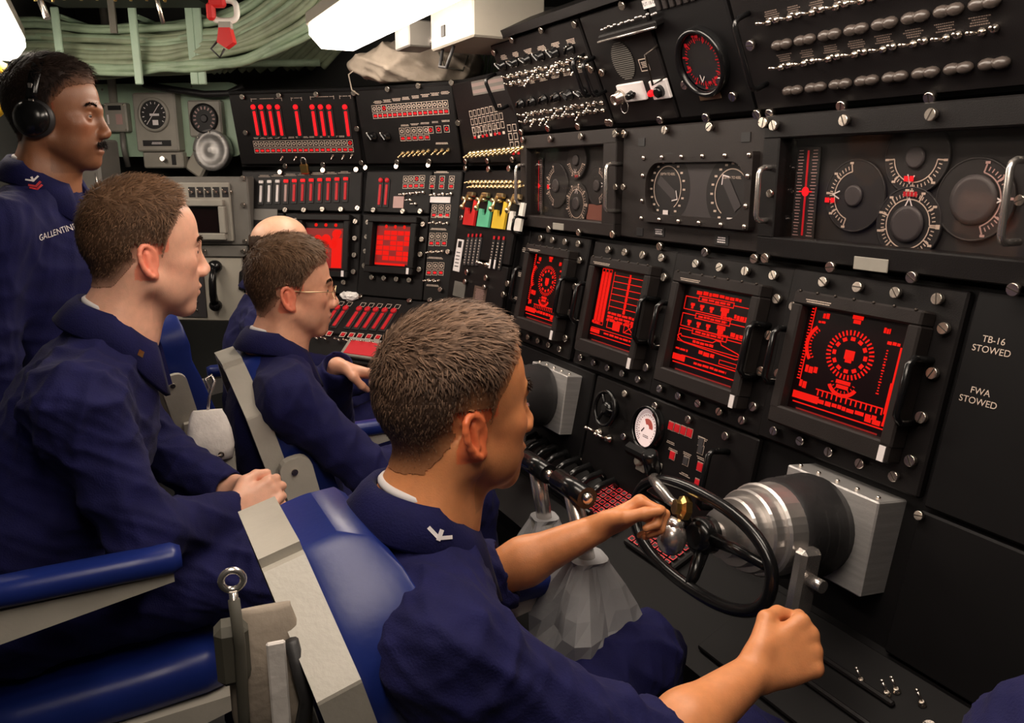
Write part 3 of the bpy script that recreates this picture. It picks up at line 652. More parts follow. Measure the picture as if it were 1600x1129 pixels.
# ------------------------------------------------------------------ fluorescent fixtures (the room's lamps, plus an added fill over the aisle)
def loft(b, rings, smooth=True, cap=True):
    n = len(rings[0]); vs = [p for r in rings for p in r]; fs = []
    for j in range(len(rings) - 1):
        for i in range(n): k = (i + 1) % n; fs.append((j * n + i, j * n + k, (j + 1) * n + k, (j + 1) * n + i))
    b.add(vs, fs, smooth)
    if cap: o = len(b.v) - len(vs); b.f += [tuple(range(o + n - 1, o - 1, -1)), tuple(o + (len(rings) - 1) * n + i for i in range(n))]; b.sm += [False, False]; b.mi += [b.cur, b.cur]
    return b
def rrect(w_, h, r, n=4):
    pts = []
    for qx, qy, a0 in ((w_ / 2 - r, h / 2 - r, 0), (-w_ / 2 + r, h / 2 - r, 90), (-w_ / 2 + r, -h / 2 + r, 180), (w_ / 2 - r, -h / 2 + r, 270)):
        for i in range(n + 1): a = math.radians(a0 + 90 * i / n); pts.append((qx + r * math.cos(a), qy + r * math.sin(a)))
    return pts
def fixture(label):
    t = thing('fluorescent_fixture', label, 'lamp', group='overhead fluorescent fixtures')
    MB().box((.625, 0, .075), (1.25, .2, .05), .006).build('housing', 'beige', t)
    b = MB(); L_ = 1.24
    sec = lambda k: [(-.1 * k, .05), (-.1 * k, .02), (-.06 * k, -.035), (.06 * k, -.035), (.1 * k, .02), (.1 * k, .05)]
    loft(b, [[(x, y, z if s_ == 1 else max(z, -.01 + .0)) for y, z in sec(s_)] for x, s_ in ((.005, .9), (.06, 1), (L_ - .055, 1), (L_, .9))], False); b.build('diffuser', 'lamp', t)
    for x in (.15, 1.1): MB().cyl((x, 0, .1), (x, 0, .38), .012).build('hanger_rod', 'greyd', t)
    return t
def fixmtx(end, ang=None):
    x = -DV; y = np.cross(Z, x); return Matrix(((x[0], y[0], 0, end[0]), (x[1], y[1], 0, end[1]), (0, 0, 1, end[2]), (0, 0, 0, 1)))
e1 = at(520, 66, 3.03); e2 = at(-3, 82, 3.1)
fx = fixture('bright fluorescent fixture hanging next to the beige box above the canvas bundle'); fx.matrix_world = fixmtx(e1)
dup(fx, fixmtx(e2), 'bright fluorescent fixture hanging above the man with the headset')
dup(fx, fixmtx(e1 - DV * 1.5 + Z * .06), 'fluorescent fixture over the helm seats'); dup(fx, fixmtx((-.45, 1.0, 2.12)), 'added fluorescent fill fixture over the aisle behind the helm seats')  # the aisle fixture is added out of view to light the camera-facing sides
# ------------------------------------------------------------------ ballast control console (three facets)
bc = thing('ballast_control_console', 'angled black console cabinet carrying the red bar and indicator panels', 'console', Matrix.Translation(BCP['B'][0].O * np.array([1, 1, 0])))
bpy.context.view_layer.update()
for k in 'ABC':
    up, lo, Wd = BCP[k]
    slab(up, .0, Wd, 0, .33, 'upper_fascia', bc); slab(lo, .0, Wd, -.56, .0, 'lower_fascia', bc); slab(Fr(up.O * np.array([1, 1, 0]), up.u, Z, lo.n * np.array([1, 1, 0]) / np.linalg.norm(lo.n[:2])), .0, Wd, .0, 1.03, 'plinth', bc, -.1, .03)
def tubebar(P, x, ytop, ybot, w_=.012, m='redb', lamp=True, shell=True):
    g = None
    b = MB(); b.box((x, (ytop + ybot) / 2, .002), (w_ * 2.2, abs(ytop - ybot) + .02, .004), .001); g = P.add(b, 'bar_indicator', 'dialface')
    b = MB(); b.box((x, (ytop + ybot) / 2 - .006, .006), (w_, abs(ytop - ybot) - .012, .006), .002); b.build('lit_bar', m, g)
    if lamp: b = MB(); b.lathe((x, ytop + .006, .004), (0, 0, 1), [(w_ * .85, 0), (w_ * .85, .006), (w_ * .5, .009)], 12); b.build('lamp_cap', m, g)
def indrow(P, pts, lit=None, w_=.024, two=True):
    fr_ = MB(); rd = MB(); rg = MB()
    for i, (x, y) in enumerate(pts):
        fr_.frame(x, y, w_, .026, .0016, .0008)
        (rd if (lit and i in lit) else rg).arc(x, y, .006, .003, 0, 6.28, .001, 12)
        if two: fr_.frame(x, y - .029, w_, .02, .0016, .0008); rd.rect(x, y - .029, w_ * .62, .009, .001)
    g = P.add(fr_, 'indicator_frame', 'cream'); rd.build('red_indicator', 'red', g); rg.build('grey_indicator', 'cream', g)
up, lo, Wd = BCP['A']
pa = Panel(up, .01, .012, Wd - .01, .322, 'tank_level_panel', 'black panel with nine tall glowing red bars above a row of small windows')
for px in (397, 409, 422, 435, 463, 489, 502, 515, 540):
    x, yt = pa.p(px, 169); tubebar(pa, x, yt, yt - .115, .0125)
lg = MB()
for q, ww in (((416, 154), .15), ((463, 153), .05), ((503, 151), .11), ((539, 150), .05)): x, y = pa.p(*q); lg.legend(x, y, ww * .6, 1, .0006); lg.rect(x - ww / 2, y - .004, .002, .014, .0006); lg.rect(x + ww / 2, y - .004, .002, .014, .0006); lg.rect(x - ww * .4, y, ww * .18, .0018, .0006); lg.rect(x + ww * .4, y, ww * .18, .0018, .0006)
for x, y in pa.row((400, 215), (545, 212), 14): lg.legend(x, y, .03, 2, .0006)
pa.add(lg, 'legend', 'cream'); indrow(pa, pa.row((400, 225), (547, 223), 18), (17,))
for q in ((440, 246), (461, 246), (519, 244), (536, 244), (549, 243)): x, y = pa.p(*q, .01); pa.inst(TOGGLE, x, y, 0, math.pi, .9)
pa.screws([(379, 151), (436, 149), (494, 147), (553, 145), (384, 207), (558, 201), (446, 259), (505, 257)], 0, 1.0)
pl = thing('brass_padlock', 'small brass padlock hanging under the nine red bars', 'padlock', up.mtx(*[a + b_ for a, b_ in zip(pa.p(476, 264, .02), (.01, .012))], .012))
MB().box((0, 0, .008), (.04, .042, .016), .004).build('lock_body', 'brass', pl); MB().tube([(-.012, .018, .008), (-.012, .04, .008), (-.006, .05, .008), (.006, .05, .008), (.012, .04, .008), (.012, .018, .008)], .003, 8).build('shackle', 'steel', pl)
al = Panel(lo, .01, -.185, Wd - .01, -.004, 'tube_gauge_panel', 'black panel with a row of eleven slim red and white tube gauges')
for i, (x, y) in enumerate(al.row((409, 286), (541, 281), 11)): tubebar(al, x, y, y - .088, .012, 'white' if i < 3 else ('pinkw' if i == 3 else 'redd'), False); b = MB(); b.box((x, y + .004, .006), (.022, .014, .008), .002); al.add(b, 'tube_cap', 'red' if i > 2 else 'white')
lg = MB()
for x, y in al.row((413, 274), (538, 268), 7): lg.legend(x, y, .05, 1, .0006); lg.rect(x, y - .006, .06, .0016, .0006)
al.add(lg, 'legend', 'cream'); al.screws([(380, 279), (438, 269), (505, 266), (557, 265), (388, 328), (446, 328), (475, 328), (504, 327), (533, 327), (559, 325)], 0)
def bcp_screen(fr_, x0, y0, x1, y1, label, q, px0, px1):
    pn = Panel(fr_, x0, y0, x1, y1, 'red_status_display', label, 'display'); xa, ya = pn.p(*px0); xb, yb = pn.p(*px1); cx, cy, w_, h = (xa + xb) / 2, (ya + yb) / 2, xb - xa, ya - yb
    b = MB(); t = .028
    for c_, s_ in (((cx, cy + h / 2 + t / 2, .018), (w_ + 2 * t, t, .036)), ((cx, cy - h / 2 - t / 2, .018), (w_ + 2 * t, t, .036)), ((cx - w_ / 2 - t / 2, cy, .018), (t, h, .036)), ((cx + w_ / 2 + t / 2, cy, .018), (t, h, .036))): b.box(c_, s_, .003)
    pn.add(b, 'bezel', 'black'); sc = pn.add(MB().box((cx, cy, .006), (w_, h, .006)), 'screen', 'screen'); hi = MB(); dk_ = MB(); z = .0095
    for k in range(3): hi.disc(cx - w_ * .22 + k * w_ * .24, cy + h * .42, .008, z, 10)
    if q:
        for i in range(5):
            for j in range(6): (hi if (i + j * 2) % 5 else dk_).rect(cx - w_ * .36 + i * w_ * .18, cy + h * .28 - j * h * .115, w_ * .165, h * .1, z)
        hi.rect(cx - w_ * .05, cy - h * .43, w_ * .8, h * .05, z); dk_.rect(cx, cy, w_ * .92, h * .86, z - .0004)
    else:
        dk_.rect(cx, cy - .01, w_ * .92, h * .8, z - .0004)
        for k in range(14): hi.disc(cx + rnd.uniform(-.4, .38) * w_, cy + rnd.uniform(-.38, .28) * h, rnd.uniform(.012, .026), z, 10)
        hi.rect(cx + w_ * .3, cy - .03, w_ * .24, h * .6, z)
    hi.build('screen_image', 'redscr', sc); dk_.build('screen_glow', 'redscrd', sc)
    pn.add(MB().box((cx + w_ / 2 + .006, cy - h / 2 - .012, .037), (.012, .026, .002)), 'inventory_tag', 'white')
    for i in range(4):
        for xx in (cx - w_ / 2 - t - .018, cx + w_ / 2 + t + .018): pn.inst(SCREW, xx, cy + h * .5 - h * i / 3, 0, rnd.uniform(0, 3))
    for i in range(4): pn.inst(SCREW, cx - w_ * .5 + w_ * i / 3, cy - h / 2 - t - .02, 0, rnd.uniform(0, 3))
    return pn
bcp_screen(lo, .24, -.55, Wd - .01, -.19, 'red status display partly hidden by the bald head', 0, (478, 345), (539, 424))
cc = Panel(lo, .01, -.55, .235, -.19, 'label_panel', 'black side panel with grey instruction card beside bald man'); x, y = cc.p(415, 335); cc.add(MB().box((x, y, .001), (.12, .05, .002)), 'instruction_card', 'greyd')
up, lo, Wd = BCP['B']
pb = Panel(up, .01, .012, Wd - .01, .322, 'indicator_panel', 'black panel with two rows of small red windows and gilt toggles under canvas')
indrow(pb, pb.row((585, 170), (696, 162), 15), (2,)); indrow(pb, pb.row((628, 205), (666, 203), 5), ()); indrow(pb, pb.row((673, 203), (698, 201), 3), (0, 1, 2), two=False)
lg = MB()
for x, y in pb.row((590, 158), (695, 143), 8): lg.legend(x, y, .045, 3, .0006)
for x, y in pb.row((632, 195), (696, 188), 5): lg.legend(x, y, .045, 2, .0006)
x, y = pb.p(690, 223); lg.legend(x, y, .06, 2, .0006, .003)
pb.add(lg, 'legend', 'cream')
for x, y in pb.row((628, 240), (668, 236), 6, .01) + pb.row((680, 236), (699, 235), 3, .01): pb.inst(TOGGLEG, x, y, 0, 2.6, 1.2)
for q in ((582, 214), (603, 214)): x, y = pb.p(*q, .01); pb.inst(KNOB, x, y, 0, .6, 1.2)
pb.screws([(606, 139), (654, 134), (706, 129), (565, 254), (621, 253), (671, 252), (716, 192)], 0)
lbp = Panel(lo, .01, -.55, .345, -.004, 'bar_gauge_back_panel', 'black panel around the gridded red display', plate=None) if False else None
pbl = bcp_screen(lo, .01, -.55, .36, -.19, 'red gridded status display beside the push button column', 1, (590, 348), (643, 420))
pbu = Panel(lo, .01, -.186, .36, -.004, 'twin_bar_panel', 'black panel with two red bars and a speckled grey patch')
for px in (596, 606): x, y = pbu.p(px, 284); tubebar(pbu, x, y, y - .1, .012, 'redd', True)
x, y = pbu.p(623, 316); pbu.add(MB().box((x, y, .002), (.055, .05, .004), .001), 'perforated_patch', 'pinkw'); indrow(pbu, pbu.row((634, 280), (660, 279), 4), (2,)); pbu.screws([(572, 262), (620, 260), (670, 258), (584, 328), (630, 330), (657, 330)], 0)
for x, y in pbu.row((630, 303), (660, 300), 4, .01) + pbu.row((640, 312), (648, 318), 2, .01): pbu.inst(TOGGLE, x, y, 0, 2.0, 1.0)
pbc = Panel(lo, .364, -.55, Wd - .005, -.004, 'push_button_panel', 'tall narrow black panel of small round indicators and red buttons')
for (qa, qb, l) in (((676, 280), (706, 280), (1,)), ((679, 325), (700, 325), ()), ((675, 369), (695, 369), ()), ((671, 415), (690, 415), ())): indrow(pbc, pbc.row(qa, qb, 3), l)
x, y = pbc.p(688, 312); pbc.add(MB().box((x, y, .001), (.1, .024, .002)), 'paper_strip', 'white')
for qa, qb in (((678, 303), (704, 302)), ((676, 347), (698, 348)), ((672, 393), (690, 392)), ((668, 437), (684, 438))):
    for x, y in pbc.row(qa, qb, 3, .01): pbc.inst(TOGGLE, x, y, 0, 2.2, 1.0)
lg = MB()
for q in ((690, 268), (690, 337), (685, 357), (680, 402), (676, 445)): x, y = pbc.p(*q); lg.legend(x, y, .08, 2, .0006, .003)
pbc.add(lg, 'legend', 'cream'); pbc.screws([(700, 393), (688, 452), (690, 470)], 0, .9)
up, lo, Wd = BCP['C']
pc = Panel(up, .02, .012, Wd - .005, .322, 'breaker_panel', 'black corner panel with a striped pink card and columns of tiny white switches')
x, y = pc.p(762, 134); w2 = .24; b = MB(); b.box((x, y, .001), (w2, .05, .002)); g = pc.add(b, 'striped_card', 'greyd'); b = MB()
for i in range(24): b.rect(x - w2 / 2 + w2 * (i + .5) / 24, y + .012, .004, .012, .0024); b.rect(x - w2 / 2 + w2 * (i + .5) / 24, y - .012, .004, .012, .0024)
b.build('stripe', 'pinkw', g); lg = MB(); rd = MB()
for i, (x, y) in enumerate(pc.row((736, 178), (781, 168), 8)):
    for k in range(3): lg.frame(x, y - k * .03, .022, .022, .0022, .0008)
    (rd if i % 3 != 1 else lg).rect(x, y - .088, .018, .01, .001)
for i, (x, y) in enumerate(pc.row((741, 206), (775, 202), 5)): lg.frame(x, y, .018, .03, .0022, .0008)
for i, (x, y) in enumerate(pc.row((796, 200), (804, 199), 2)):
    for k in range(3): lg.frame(x, y - k * .03, .024, .022, .0024, .0008)
    rd.rect(x, y - .088, .018, .012, .001)
pc.add(lg, 'switch_frame', 'cream'); pc.add(rd, 'red_indicator', 'redd')
for x, y in pc.row((733, 240), (815, 231), 13, .01): pc.inst(TOGGLEG, x, y, 0, 2.5, 1.25)
pc.screws([(728, 252), (762, 251), (801, 249)], 0, .95)
cl = Panel(lo, .012, -.35, Wd - .004, -.004, 'valve_switch_panel', 'black panel with four colour plates, gilt levers and slide meters')
for x, y in cl.row((733, 283), (817, 283), 14, .01) + cl.row((737, 290), (817, 290), 14, .01): cl.inst(TOGGLEG, x, y, 0, 2.6, 1.0)
(xa, ya), (xb, yb) = cl.p(727, 328, .01), cl.p(816, 339, .01); ym = (ya + yb) / 2 - .004
for i, m_ in enumerate(('redp', 'greenp', 'yellowp', 'whitep')):
    x = xa + .045 + (xb - xa - .09) * i / 3; b = MB()
    b.prism([(x - .046, ym - .05), (x + .046, ym - .05), (x + .046, ym + .05), (x + .018, ym + .05), (x + .018, ym + .008), (x + .009, ym - .006), (x - .009, ym - .006), (x - .018, ym + .008), (x - .018, ym + .018), (x - .046, ym + .018)], .002, .012)
    g = cl.add(b, 'colour_plate', m_); b = MB(); b.box((x - .005, ym + .07, .014), (.05, .018, .02), .004); b.cyl((x - .022, ym + .066, .02), (x - .003, ym + .02, .045), .007, .005, 8); b.sph((x - .003, ym + .016, .047), .011, 8, 6); b.cyl((x - .03, ym + .05, .01), (x - .03, ym + .05, .04), .008, seg=8); b.cyl((x + .01, ym + .05, .01), (x + .01, ym + .05, .035), .006, seg=8); b.build('gilt_lever', 'gold', g)
x, y = cl.p(717, 399); b = MB(); b.box((x, y, .002), (.055, .13, .004), .001); g = cl.add(b, 'white_gauge_card', 'white'); b = MB(); b.rect(x + .002, y + .045, .03, .026, .0045)
for k in range(5): b.rect(x, y + .012 - k * .014, .034, .0035, .0045)
b.build('card_print', 'dialface', g)
for q0, q1, n, m_ in (((733, 375), (752, 375), 4, 'greyd'), ((773, 379), (788, 380), 3, 'white')):
    for i, (x, y) in enumerate(cl.row(q0, q1, n)):
        b = MB(); b.box((x, y - .045, .003), (.018, .11, .006), .001); g = cl.add(b, 'slide_meter', 'dialgrey' if m_ == 'greyd' else 'dialface'); b = MB(); b.rect(x, y + .018, .014, .012, .0064); b.build('meter_flag', 'redd', g); b = MB()
        for k in range(9): b.rect(x, y - .09 + k * .011, .010, .003, .0064)
        b.build('meter_marks', 'cream', g)
        if m_ == 'white' and i < 2: b = MB(); b.rect(x, y - .08, .012, .034, .0066); b.build('meter_fill', 'white', g)
x, y = cl.p(757, 413, .02); cl.inst(TOGGLE, x, y, 0, 1.4, 1.7); cl.screws([(728, 263), (764, 264), (796, 263), (730, 425), (760, 434), (794, 443), (722, 340)], 0)
cl.handle((808, 365), (806, 338), .005, .05)
cm = Panel(lo, .012, -.55, Wd - .004, -.353, 'data_plate_panel', 'dark panel with engraved grey and brown data plates under the slide meters')
for q, m_ in (((718, 452), 'greyd'), ((750, 460), 'pinkw')): x, y = cm.p(*q); b = MB(); b.box((x, y, .001), (.1, .06, .002)); g = cm.add(b, 'data_plate', 'greyd' if m_ == 'greyd' else mat('brown_data_plate', (.1, .06, .045), .5)); b = MB(); b.legend(x, y + .018, .08, 7, .0026, .0022, .006); b.build('legend', m_, g)
cm.screws([(727, 440), (757, 449), (787, 460)], 0, .95)
# desk of the ballast console
lo = BCP['B'][1]; BD = tilt(lo.O + lo.v * -.545, lo.u, lo.n * np.array([1, 1, 0]) / np.linalg.norm(lo.n[:2]), 52)
slab(BD, -.16, .5, -.36, .0, 'desk', bc, -.06, -.012, 'black')
bd = Panel(BD, -.14, -.235, .49, -.005, 'slider_panel', 'sloped black desk panel with slanting red slide indicators')
for px in (530, 543, 564, 577, 590, 604, 618): x, y = bd.p(px - 3, 483 + (px - 530) * .06); tubebar(bd, x, y, y - .1, .016, 'redd', True); b = MB(); b.frame(x, y + .035, .024, .022, .002, .0008); b.frame(x, y - .14, .026, .024, .003, .0008); bd.add(b, 'slide_frame', 'cream'); bd.add(MB().box((x, y - .14, .002), (.018, .016, .004), .001), 'push_button', 'redd'); bd.inst(TOGGLE, x, y - .175, 0, math.pi, 1.1)
bd.screws([(563, 463), (672, 469), (640, 470)], 0)
kq = BD.uv(553, 566, .01); kb = thing('red_keyboard', 'red membrane keyboard on the ballast desk under the slim hand', 'keyboard', BD.mtx(kq[0] + .02, -.295, 0)); MB().box((0, 0, .0), (.24, .1, .02), .004).build('tray', 'grey', kb); MB().box((0, -.005, .011), (.2, .07, .004), .001).build('red_membrane', mat('red_membrane', (.55, .02, .03), .5, emis=.12, ecol=(1, .03, .04)), kb)
pp = thing('crumpled_paper', 'crumpled white paper on top of the ballast desk', 'paper', BD.mtx(*BD.uv(545, 460, .02), .0)); b = MB(); b.sph((0, 0, .012), (.055, .02, .016), 12, 8)
b.v = [(x + rnd.uniform(-.006, .006), y + rnd.uniform(-.006, .006), z + rnd.uniform(-.005, .005)) for x, y, z in b.v]; b.sm = [False] * len(b.sm); b.build('paper_wad', 'paper', pp)
# ------------------------------------------------------------------ people positions (head centres) and seats
HH = at(712, 643, 1.08); GH = at(455, 455, 2.1); SH = at(226, 396, 1.55); WH = at(88, 184, 1.95); BH = at(440, 392, 2.95)
def seat_mtx(head, df, dl=0, z=0):
    p = head + FV * df + DV * dl; c, s_ = FV[0], FV[1]
    return Matrix(((c, -s_, 0, p[0]), (s_, c, 0, p[1]), (0, 0, 1, z), (0, 0, 0, 1)))
def chair(label, mtx, dz=0.0, adz=0.0, ady=0.0):
    t = thing('crew_chair', label, 'chair', mtx, group='blue vinyl crew chairs'); zs = .46 + dz
    b = MB(); b.box((0, 0, .02), (.5, .44, .04), .01); b.box((0, 0, (zs - .1) / 2), (.16, .2, zs - .1), .02); b.build('pedestal', 'greyd', t)
    # seat cushion and its tray
    def cush(rings, name, m): return loft(MB(), rings).build(name, m, t)
    rr = rrect(.46, .1, .04)
    cush([[(x, a * k, zs - .05 + c * k + dzz) for a, c in rr] for x, k, dzz in ((-.23, .8, -.01), (-.215, .97, 0), (-.1, 1, -.004), (.1, 1, .004), (.21, 1, .012), (.245, .94, .008), (.26, .75, 0))], 'seat_cushion', 'vinyl')
    b = MB(); b.prism([(-.24, zs - .105), (.262, zs - .085), (.255, zs - .118), (.05, zs - .17), (-.2, zs - .2), (-.24, zs - .2)], -.235, .235)
    b.v = [(x, z, y) for x, y, z in b.v]; b.build('seat_frame', 'frame', t)
    # back: reclined shell with chamfered shoulders
    rc = .26; d1 = np.array([-math.sin(rc), 0, math.cos(rc)]); nx = np.array([d1[2], 0, -d1[0]]); P0 = np.array([-.2, 0, zs + .02]); Lk, Lt = .56, .66
    def bk(l, y, a): return P0 + d1 * l + nx * a + np.array([0, y, 0])
    for sg in (-1, 1):
        loft(MB(), [[bk(l, sg * (hw + c), a) for a, c in ((-.05, -.012), (.0, -.012), (.0, .012), (-.05, .012))] for l, hw in ((0, .2), (Lk - .004, .2), (Lk, .199), (Lt, .075))], False).build('back_rail', 'frame', t)
    loft(MB(), [[bk(l, y * hw, a) for a, y in ((-.03, -1), (-.005, -1), (-.005, 1), (-.03, 1))] for l, hw in ((0, .19), (Lk, .19), (Lt, .07))], False).build('back_plate', 'frame', t)
    b = MB(); b.prism([(-.075, -.012), (.075, -.012), (.075, .012), (-.075, .012)], -.05, 0); b.v = [tuple(bk(Lt + y, x, z)) for x, y, z in b.v]; b.build('top_rail', 'frame', t)
    sc = rrect(1, .1, .042, 5); rings = []
    for l, k, hw in ((.02, .7, .16), (.04, .95, .19), (.2, 1.08, .2), (.38, 1.0, .2), (.43, .9, .195), (.5, 1.05, .2), (.56, 1.05, .195), (.61, .98, .13), (.645, .8, .09), (.66, .45, .07)):
        rings.append([bk(l, a * 2 * hw, .048 * k + c * k) for a, c in [(x if abs(x) < .4 else math.copysign(.5 - (.5 - abs(x)) * .11 / hw / 2.0, x), z) for x, z in sc]])
    cush(rings, 'back_cushion', 'vinyl')
    for sg in (-1, 1):
        ya = sg * (.235 + ady); pz = zs + .36 + adz; px = -.275
        b = MB(); b.prism([(x, y) for x, y in rrect(.08, .21, .03)], -.014, .014); b.v = [(x * math.cos(.2) - y * math.sin(.2) + px, z + ya, x * math.sin(.2) + y * math.cos(.2) + pz - .02) for x, y, z in b.v]; g = b.build('arm_bracket', 'frame', t)
        b = MB(); b.cyl((px - .02, ya + sg * .012, pz + .05), (px - .02, ya + sg * .019, pz + .05), .008); b.build('bracket_bolt', 'chrome', g)
        b = MB(); b.prism([(px + .0, pz - .12), (px + .1, pz - .135), (.17, pz - .075), (.17, pz - .06), (px + .08, pz - .065), (px + .0, pz - .075)], -.014, .014); b.v = [(x, z + ya + sg * .03, y) for x, y, z in b.v]; g = b.build('arm_beam', 'frame', t)
        b = MB(); b.cyl((px + .05, ya + sg * .04, pz - .1), (px + .05, ya + sg * .052, pz - .1), .014); b.build('pivot_bolt', 'steel', g)
        r2 = rrect(.062, .046, .02); loft(MB(), [[(x, ya + sg * .03 + a * k, pz - .036 + c * k) for a, c in r2] for x, k in ((-.14, .7), (-.125, .95), (-.05, 1), (.1, 1), (.17, 1), (.185, .7))]).build('arm_pad', 'vinyl', t)
    return t
HSEAT = seat_mtx(HH, .14, .0); GSEAT = seat_mtx(GH, .225, 0)
chair('blue vinyl crew chair with grey frame under the man at the near wheel', HSEAT, .0)
chair('blue vinyl crew chair under the man with glasses', GSEAT, -.03)
chair('raised blue vinyl chair under the man with clasped hands', seat_mtx(SH, -.19), .175, -.065, .035)
chair('blue vinyl crew chair under the balding man', seat_mtx(BH, -.14, -.1), .02)
# ------------------------------------------------------------------ canvas pouch on the middle chair, gear bag on the near chair
def pouch(label, mtx, W_, H_, D_, cat, m='canvasw', name='canvas_pouch'):
    t = thing(name, label, cat, mtx); rings = []; N_ = 20
    for j, (z, kw, kd) in enumerate(((0, .75, .5), (.03, .95, .9), (.3, 1.05, 1.1), (.6, 1, .9), (.85, .85, .6), (.97, .7, .25), (1.0, .66, .12))):
        rings.append([(math.copysign(abs(math.cos(a)) ** .7, math.cos(a)) * W_ / 2 * kw * (1 + .05 * math.sin(3 * a + j)), math.copysign(abs(math.sin(a)) ** .8, math.sin(a)) * D_ / 2 * kd * (1 + .12 * math.sin(2 * a + 2 * j)), z * H_) for a in np.linspace(0, 2 * math.pi, N_, endpoint=False)])
    loft(MB(), rings).build('pouch_body', m, t); return t
_m = Matrix.Translation(hit(342, 716, GH - DV * .17, DV) - FV * .015) @ RZ(.3) @ Matrix.Scale(.66, 4)
pt = pouch('off-white canvas pouch with two grommets clipped behind the middle chair', _m, .15, .19, .07, 'pouch')
for x in (-.035, .035): MB().torus((x, -.042, .03), (0, 1, .1), .008, .003, 14, 6).build('grommet', 'slot', pt)
MB().tube([(-.035, -.045, .03), (0, -.05, .022), (.035, -.045, .03)], .0025, 6).build('cord', 'canvas', pt)
MB().tube([(0, 0, .185), (.01, .01, .24), (.03, .02, .29), (.02, .03, .31), (.0, .02, .3), (.012, .01, .26)], .006, 8).build('snap_hook', 'steel', pt)
MB().box((.03, .02, -.03), (.1, .05, .12), .008).build('grey_case', 'grey', pt); MB().tube([(-.06, .0, .1), (-.09, .01, .06), (-.08, .02, -.02), (-.02, .03, -.06)], .012, 8).build('hose', 'rubber', pt)
_m = Matrix.Translation(hit(446, 1150, HH - DV * .13, DV) - FV * .012) @ RZ(.35)
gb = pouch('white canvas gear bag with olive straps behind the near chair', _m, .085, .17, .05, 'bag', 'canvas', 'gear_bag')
MB().tube([(-.03, -.03, .2), (-.028, -.034, .15), (-.03, -.036, .07), (-.034, -.03, -.04)], .006, 8).build('strap', 'strap', gb)
b = MB(); b.box((.008, -.034, .06), (.02, .006, .17), .002); b.build('white_strap', 'canvasw', gb)
MB().torus((-.03, -.026, .22), (0, 1, 0), .011, .0038, 20, 8).build('hook_ring', 'steel', gb); MB().cyl((-.03, -.028, .208), (-.03, -.032, .155), .0045).build('hook_shank', 'steel', gb)
MB().tube([(.024, -.03, .14), (.036, -.036, .07), (.024, -.04, .02), (.04, -.036, -.04)], .008, 8).build('hose', 'rubber', gb); MB().torus((.038, -.038, .02), (.3, 1, .2), .016, .003, 20, 6).build('yellow_ring', 'hose', gb)
MB().box((-.036, -.012, .13), (.035, .035, .07), .008).build('olive_flap', 'strap', gb)
# ------------------------------------------------------------------ control yokes with wheels
def control_column(label):
    t = thing('control_yoke', label, 'control wheel', group='control yokes with wheels')   # local: z towards the operator, x right, y up
    MB().box((0, 0, -.06), (.225, .19, .12), .003).build('mounting_box', 'brushed', t)
    for i in range(5): obj('dome_bolt', BOLT, t, T(-.095 + i * .0475, .0965, -.02) @ Matrix.Rotation(-math.pi / 2, 4, 'X') @ Matrix.Scale(.8, 4))
    b = MB(); pr = [(.098, 0)]
    for i in range(4): pr += [(.096 - i * .001, .01 + i * .026), (.104 - i * .002, .022 + i * .026)]
    b.lathe((-.02, .0, 0), (0, 0, 1), pr + [(.09, .115)], 36, cap=False); b.build('bellows', 'rubber', t)
    b = MB(); b.lathe((-.02, 0, .11), (0, 0, 1), [(.09, 0), (.09, .045), (.086, .05), (.08, .05), (.08, .075), (.077, .08), (.066, .08), (.066, .105), (.063, .11), (.046, .11), (.046, .14), (.022, .145), (.022, .2)], 40, False); b.build('hub', 'hubsteel', t)
    b = MB(); b.box((.085, -.06, .13), (.03, .13, .05), .008); b.cyl((.1, -.05, .13), (.13, -.05, .13), .012); b.build('side_bracket', 'steel', t)
    wz = .325; b = MB(); N_ = 48
    b.tube([(math.copysign(abs(math.cos(a)) ** .85, math.cos(a)) * .185, math.copysign(abs(math.sin(a)) ** .85, math.sin(a)) * .088, wz) for a in np.linspace(0, 2 * math.pi, N_, endpoint=False)], .0115, 12, True); g = b.build('wheel_rim', 'blackg', t)
    for a in (.35, math.pi - .35, -math.pi / 2):
        b = MB(); b.tube([(math.cos(a) * .03 - .01, math.sin(a) * .02, wz - .03), (math.cos(a) * .1, math.sin(a) * .07, wz - .008), (math.cos(a) * .178, math.sin(a) * .084, wz)], [.014, .011, .009], 8); b.build('spoke', 'blackg', g)
    b = MB(); b.lathe((-.02, 0, wz - .05), (0, 0, 1), [(.035, 0), (.035, .03), (.02, .04)], 20); b.build('wheel_boss', 'blackg', g)
    b = MB(); b.lathe((-.03, .05, wz + .0), (-.3, .1, 1), [(.012, 0), (.023, .004), (.023, .016), (.014, .02), (.014, .03)], 8, False); b.build('brass_nut', 'brass', t)
    b = MB(); b.tube([(-.03, .05, wz + .01), (-.06, .055, wz + .02), (-.1, .065, wz + .015), (-.14, .07, wz)], [.01, .009, .011, .012], 10); b.build('grip_lever', 'steel', t)
    b = MB(); b.sph((-.03, -.005, wz + .03), (.027, .032, .027), 18, 12); b.cyl((-.032, .03, wz + .02), (-.03, .012, wz + .03), .014, .018, 12); b.build('silver_bulb', 'steel', t)
    b = MB(); b.lathe((-.165, .085, wz - .012), (.1, .8, .4), [(.012, -.02), (.017, -.01), (.017, .03), (.012, .036)], 14); b.build('push_grip', 'blackg', t)
    return t
def axis_mtx(o, tiltup):
    z = NV * math.cos(tiltup) + Z * math.sin(tiltup); x = -DV; y = np.cross(z, x)
    return Matrix(((x[0], y[0], z[0], o[0]), (x[1], y[1], z[1], o[1]), (x[2], y[2], z[2], o[2]), (0, 0, 0, 1)))
bx = hit(1284, 824, DF.O + NV * .15, NV)
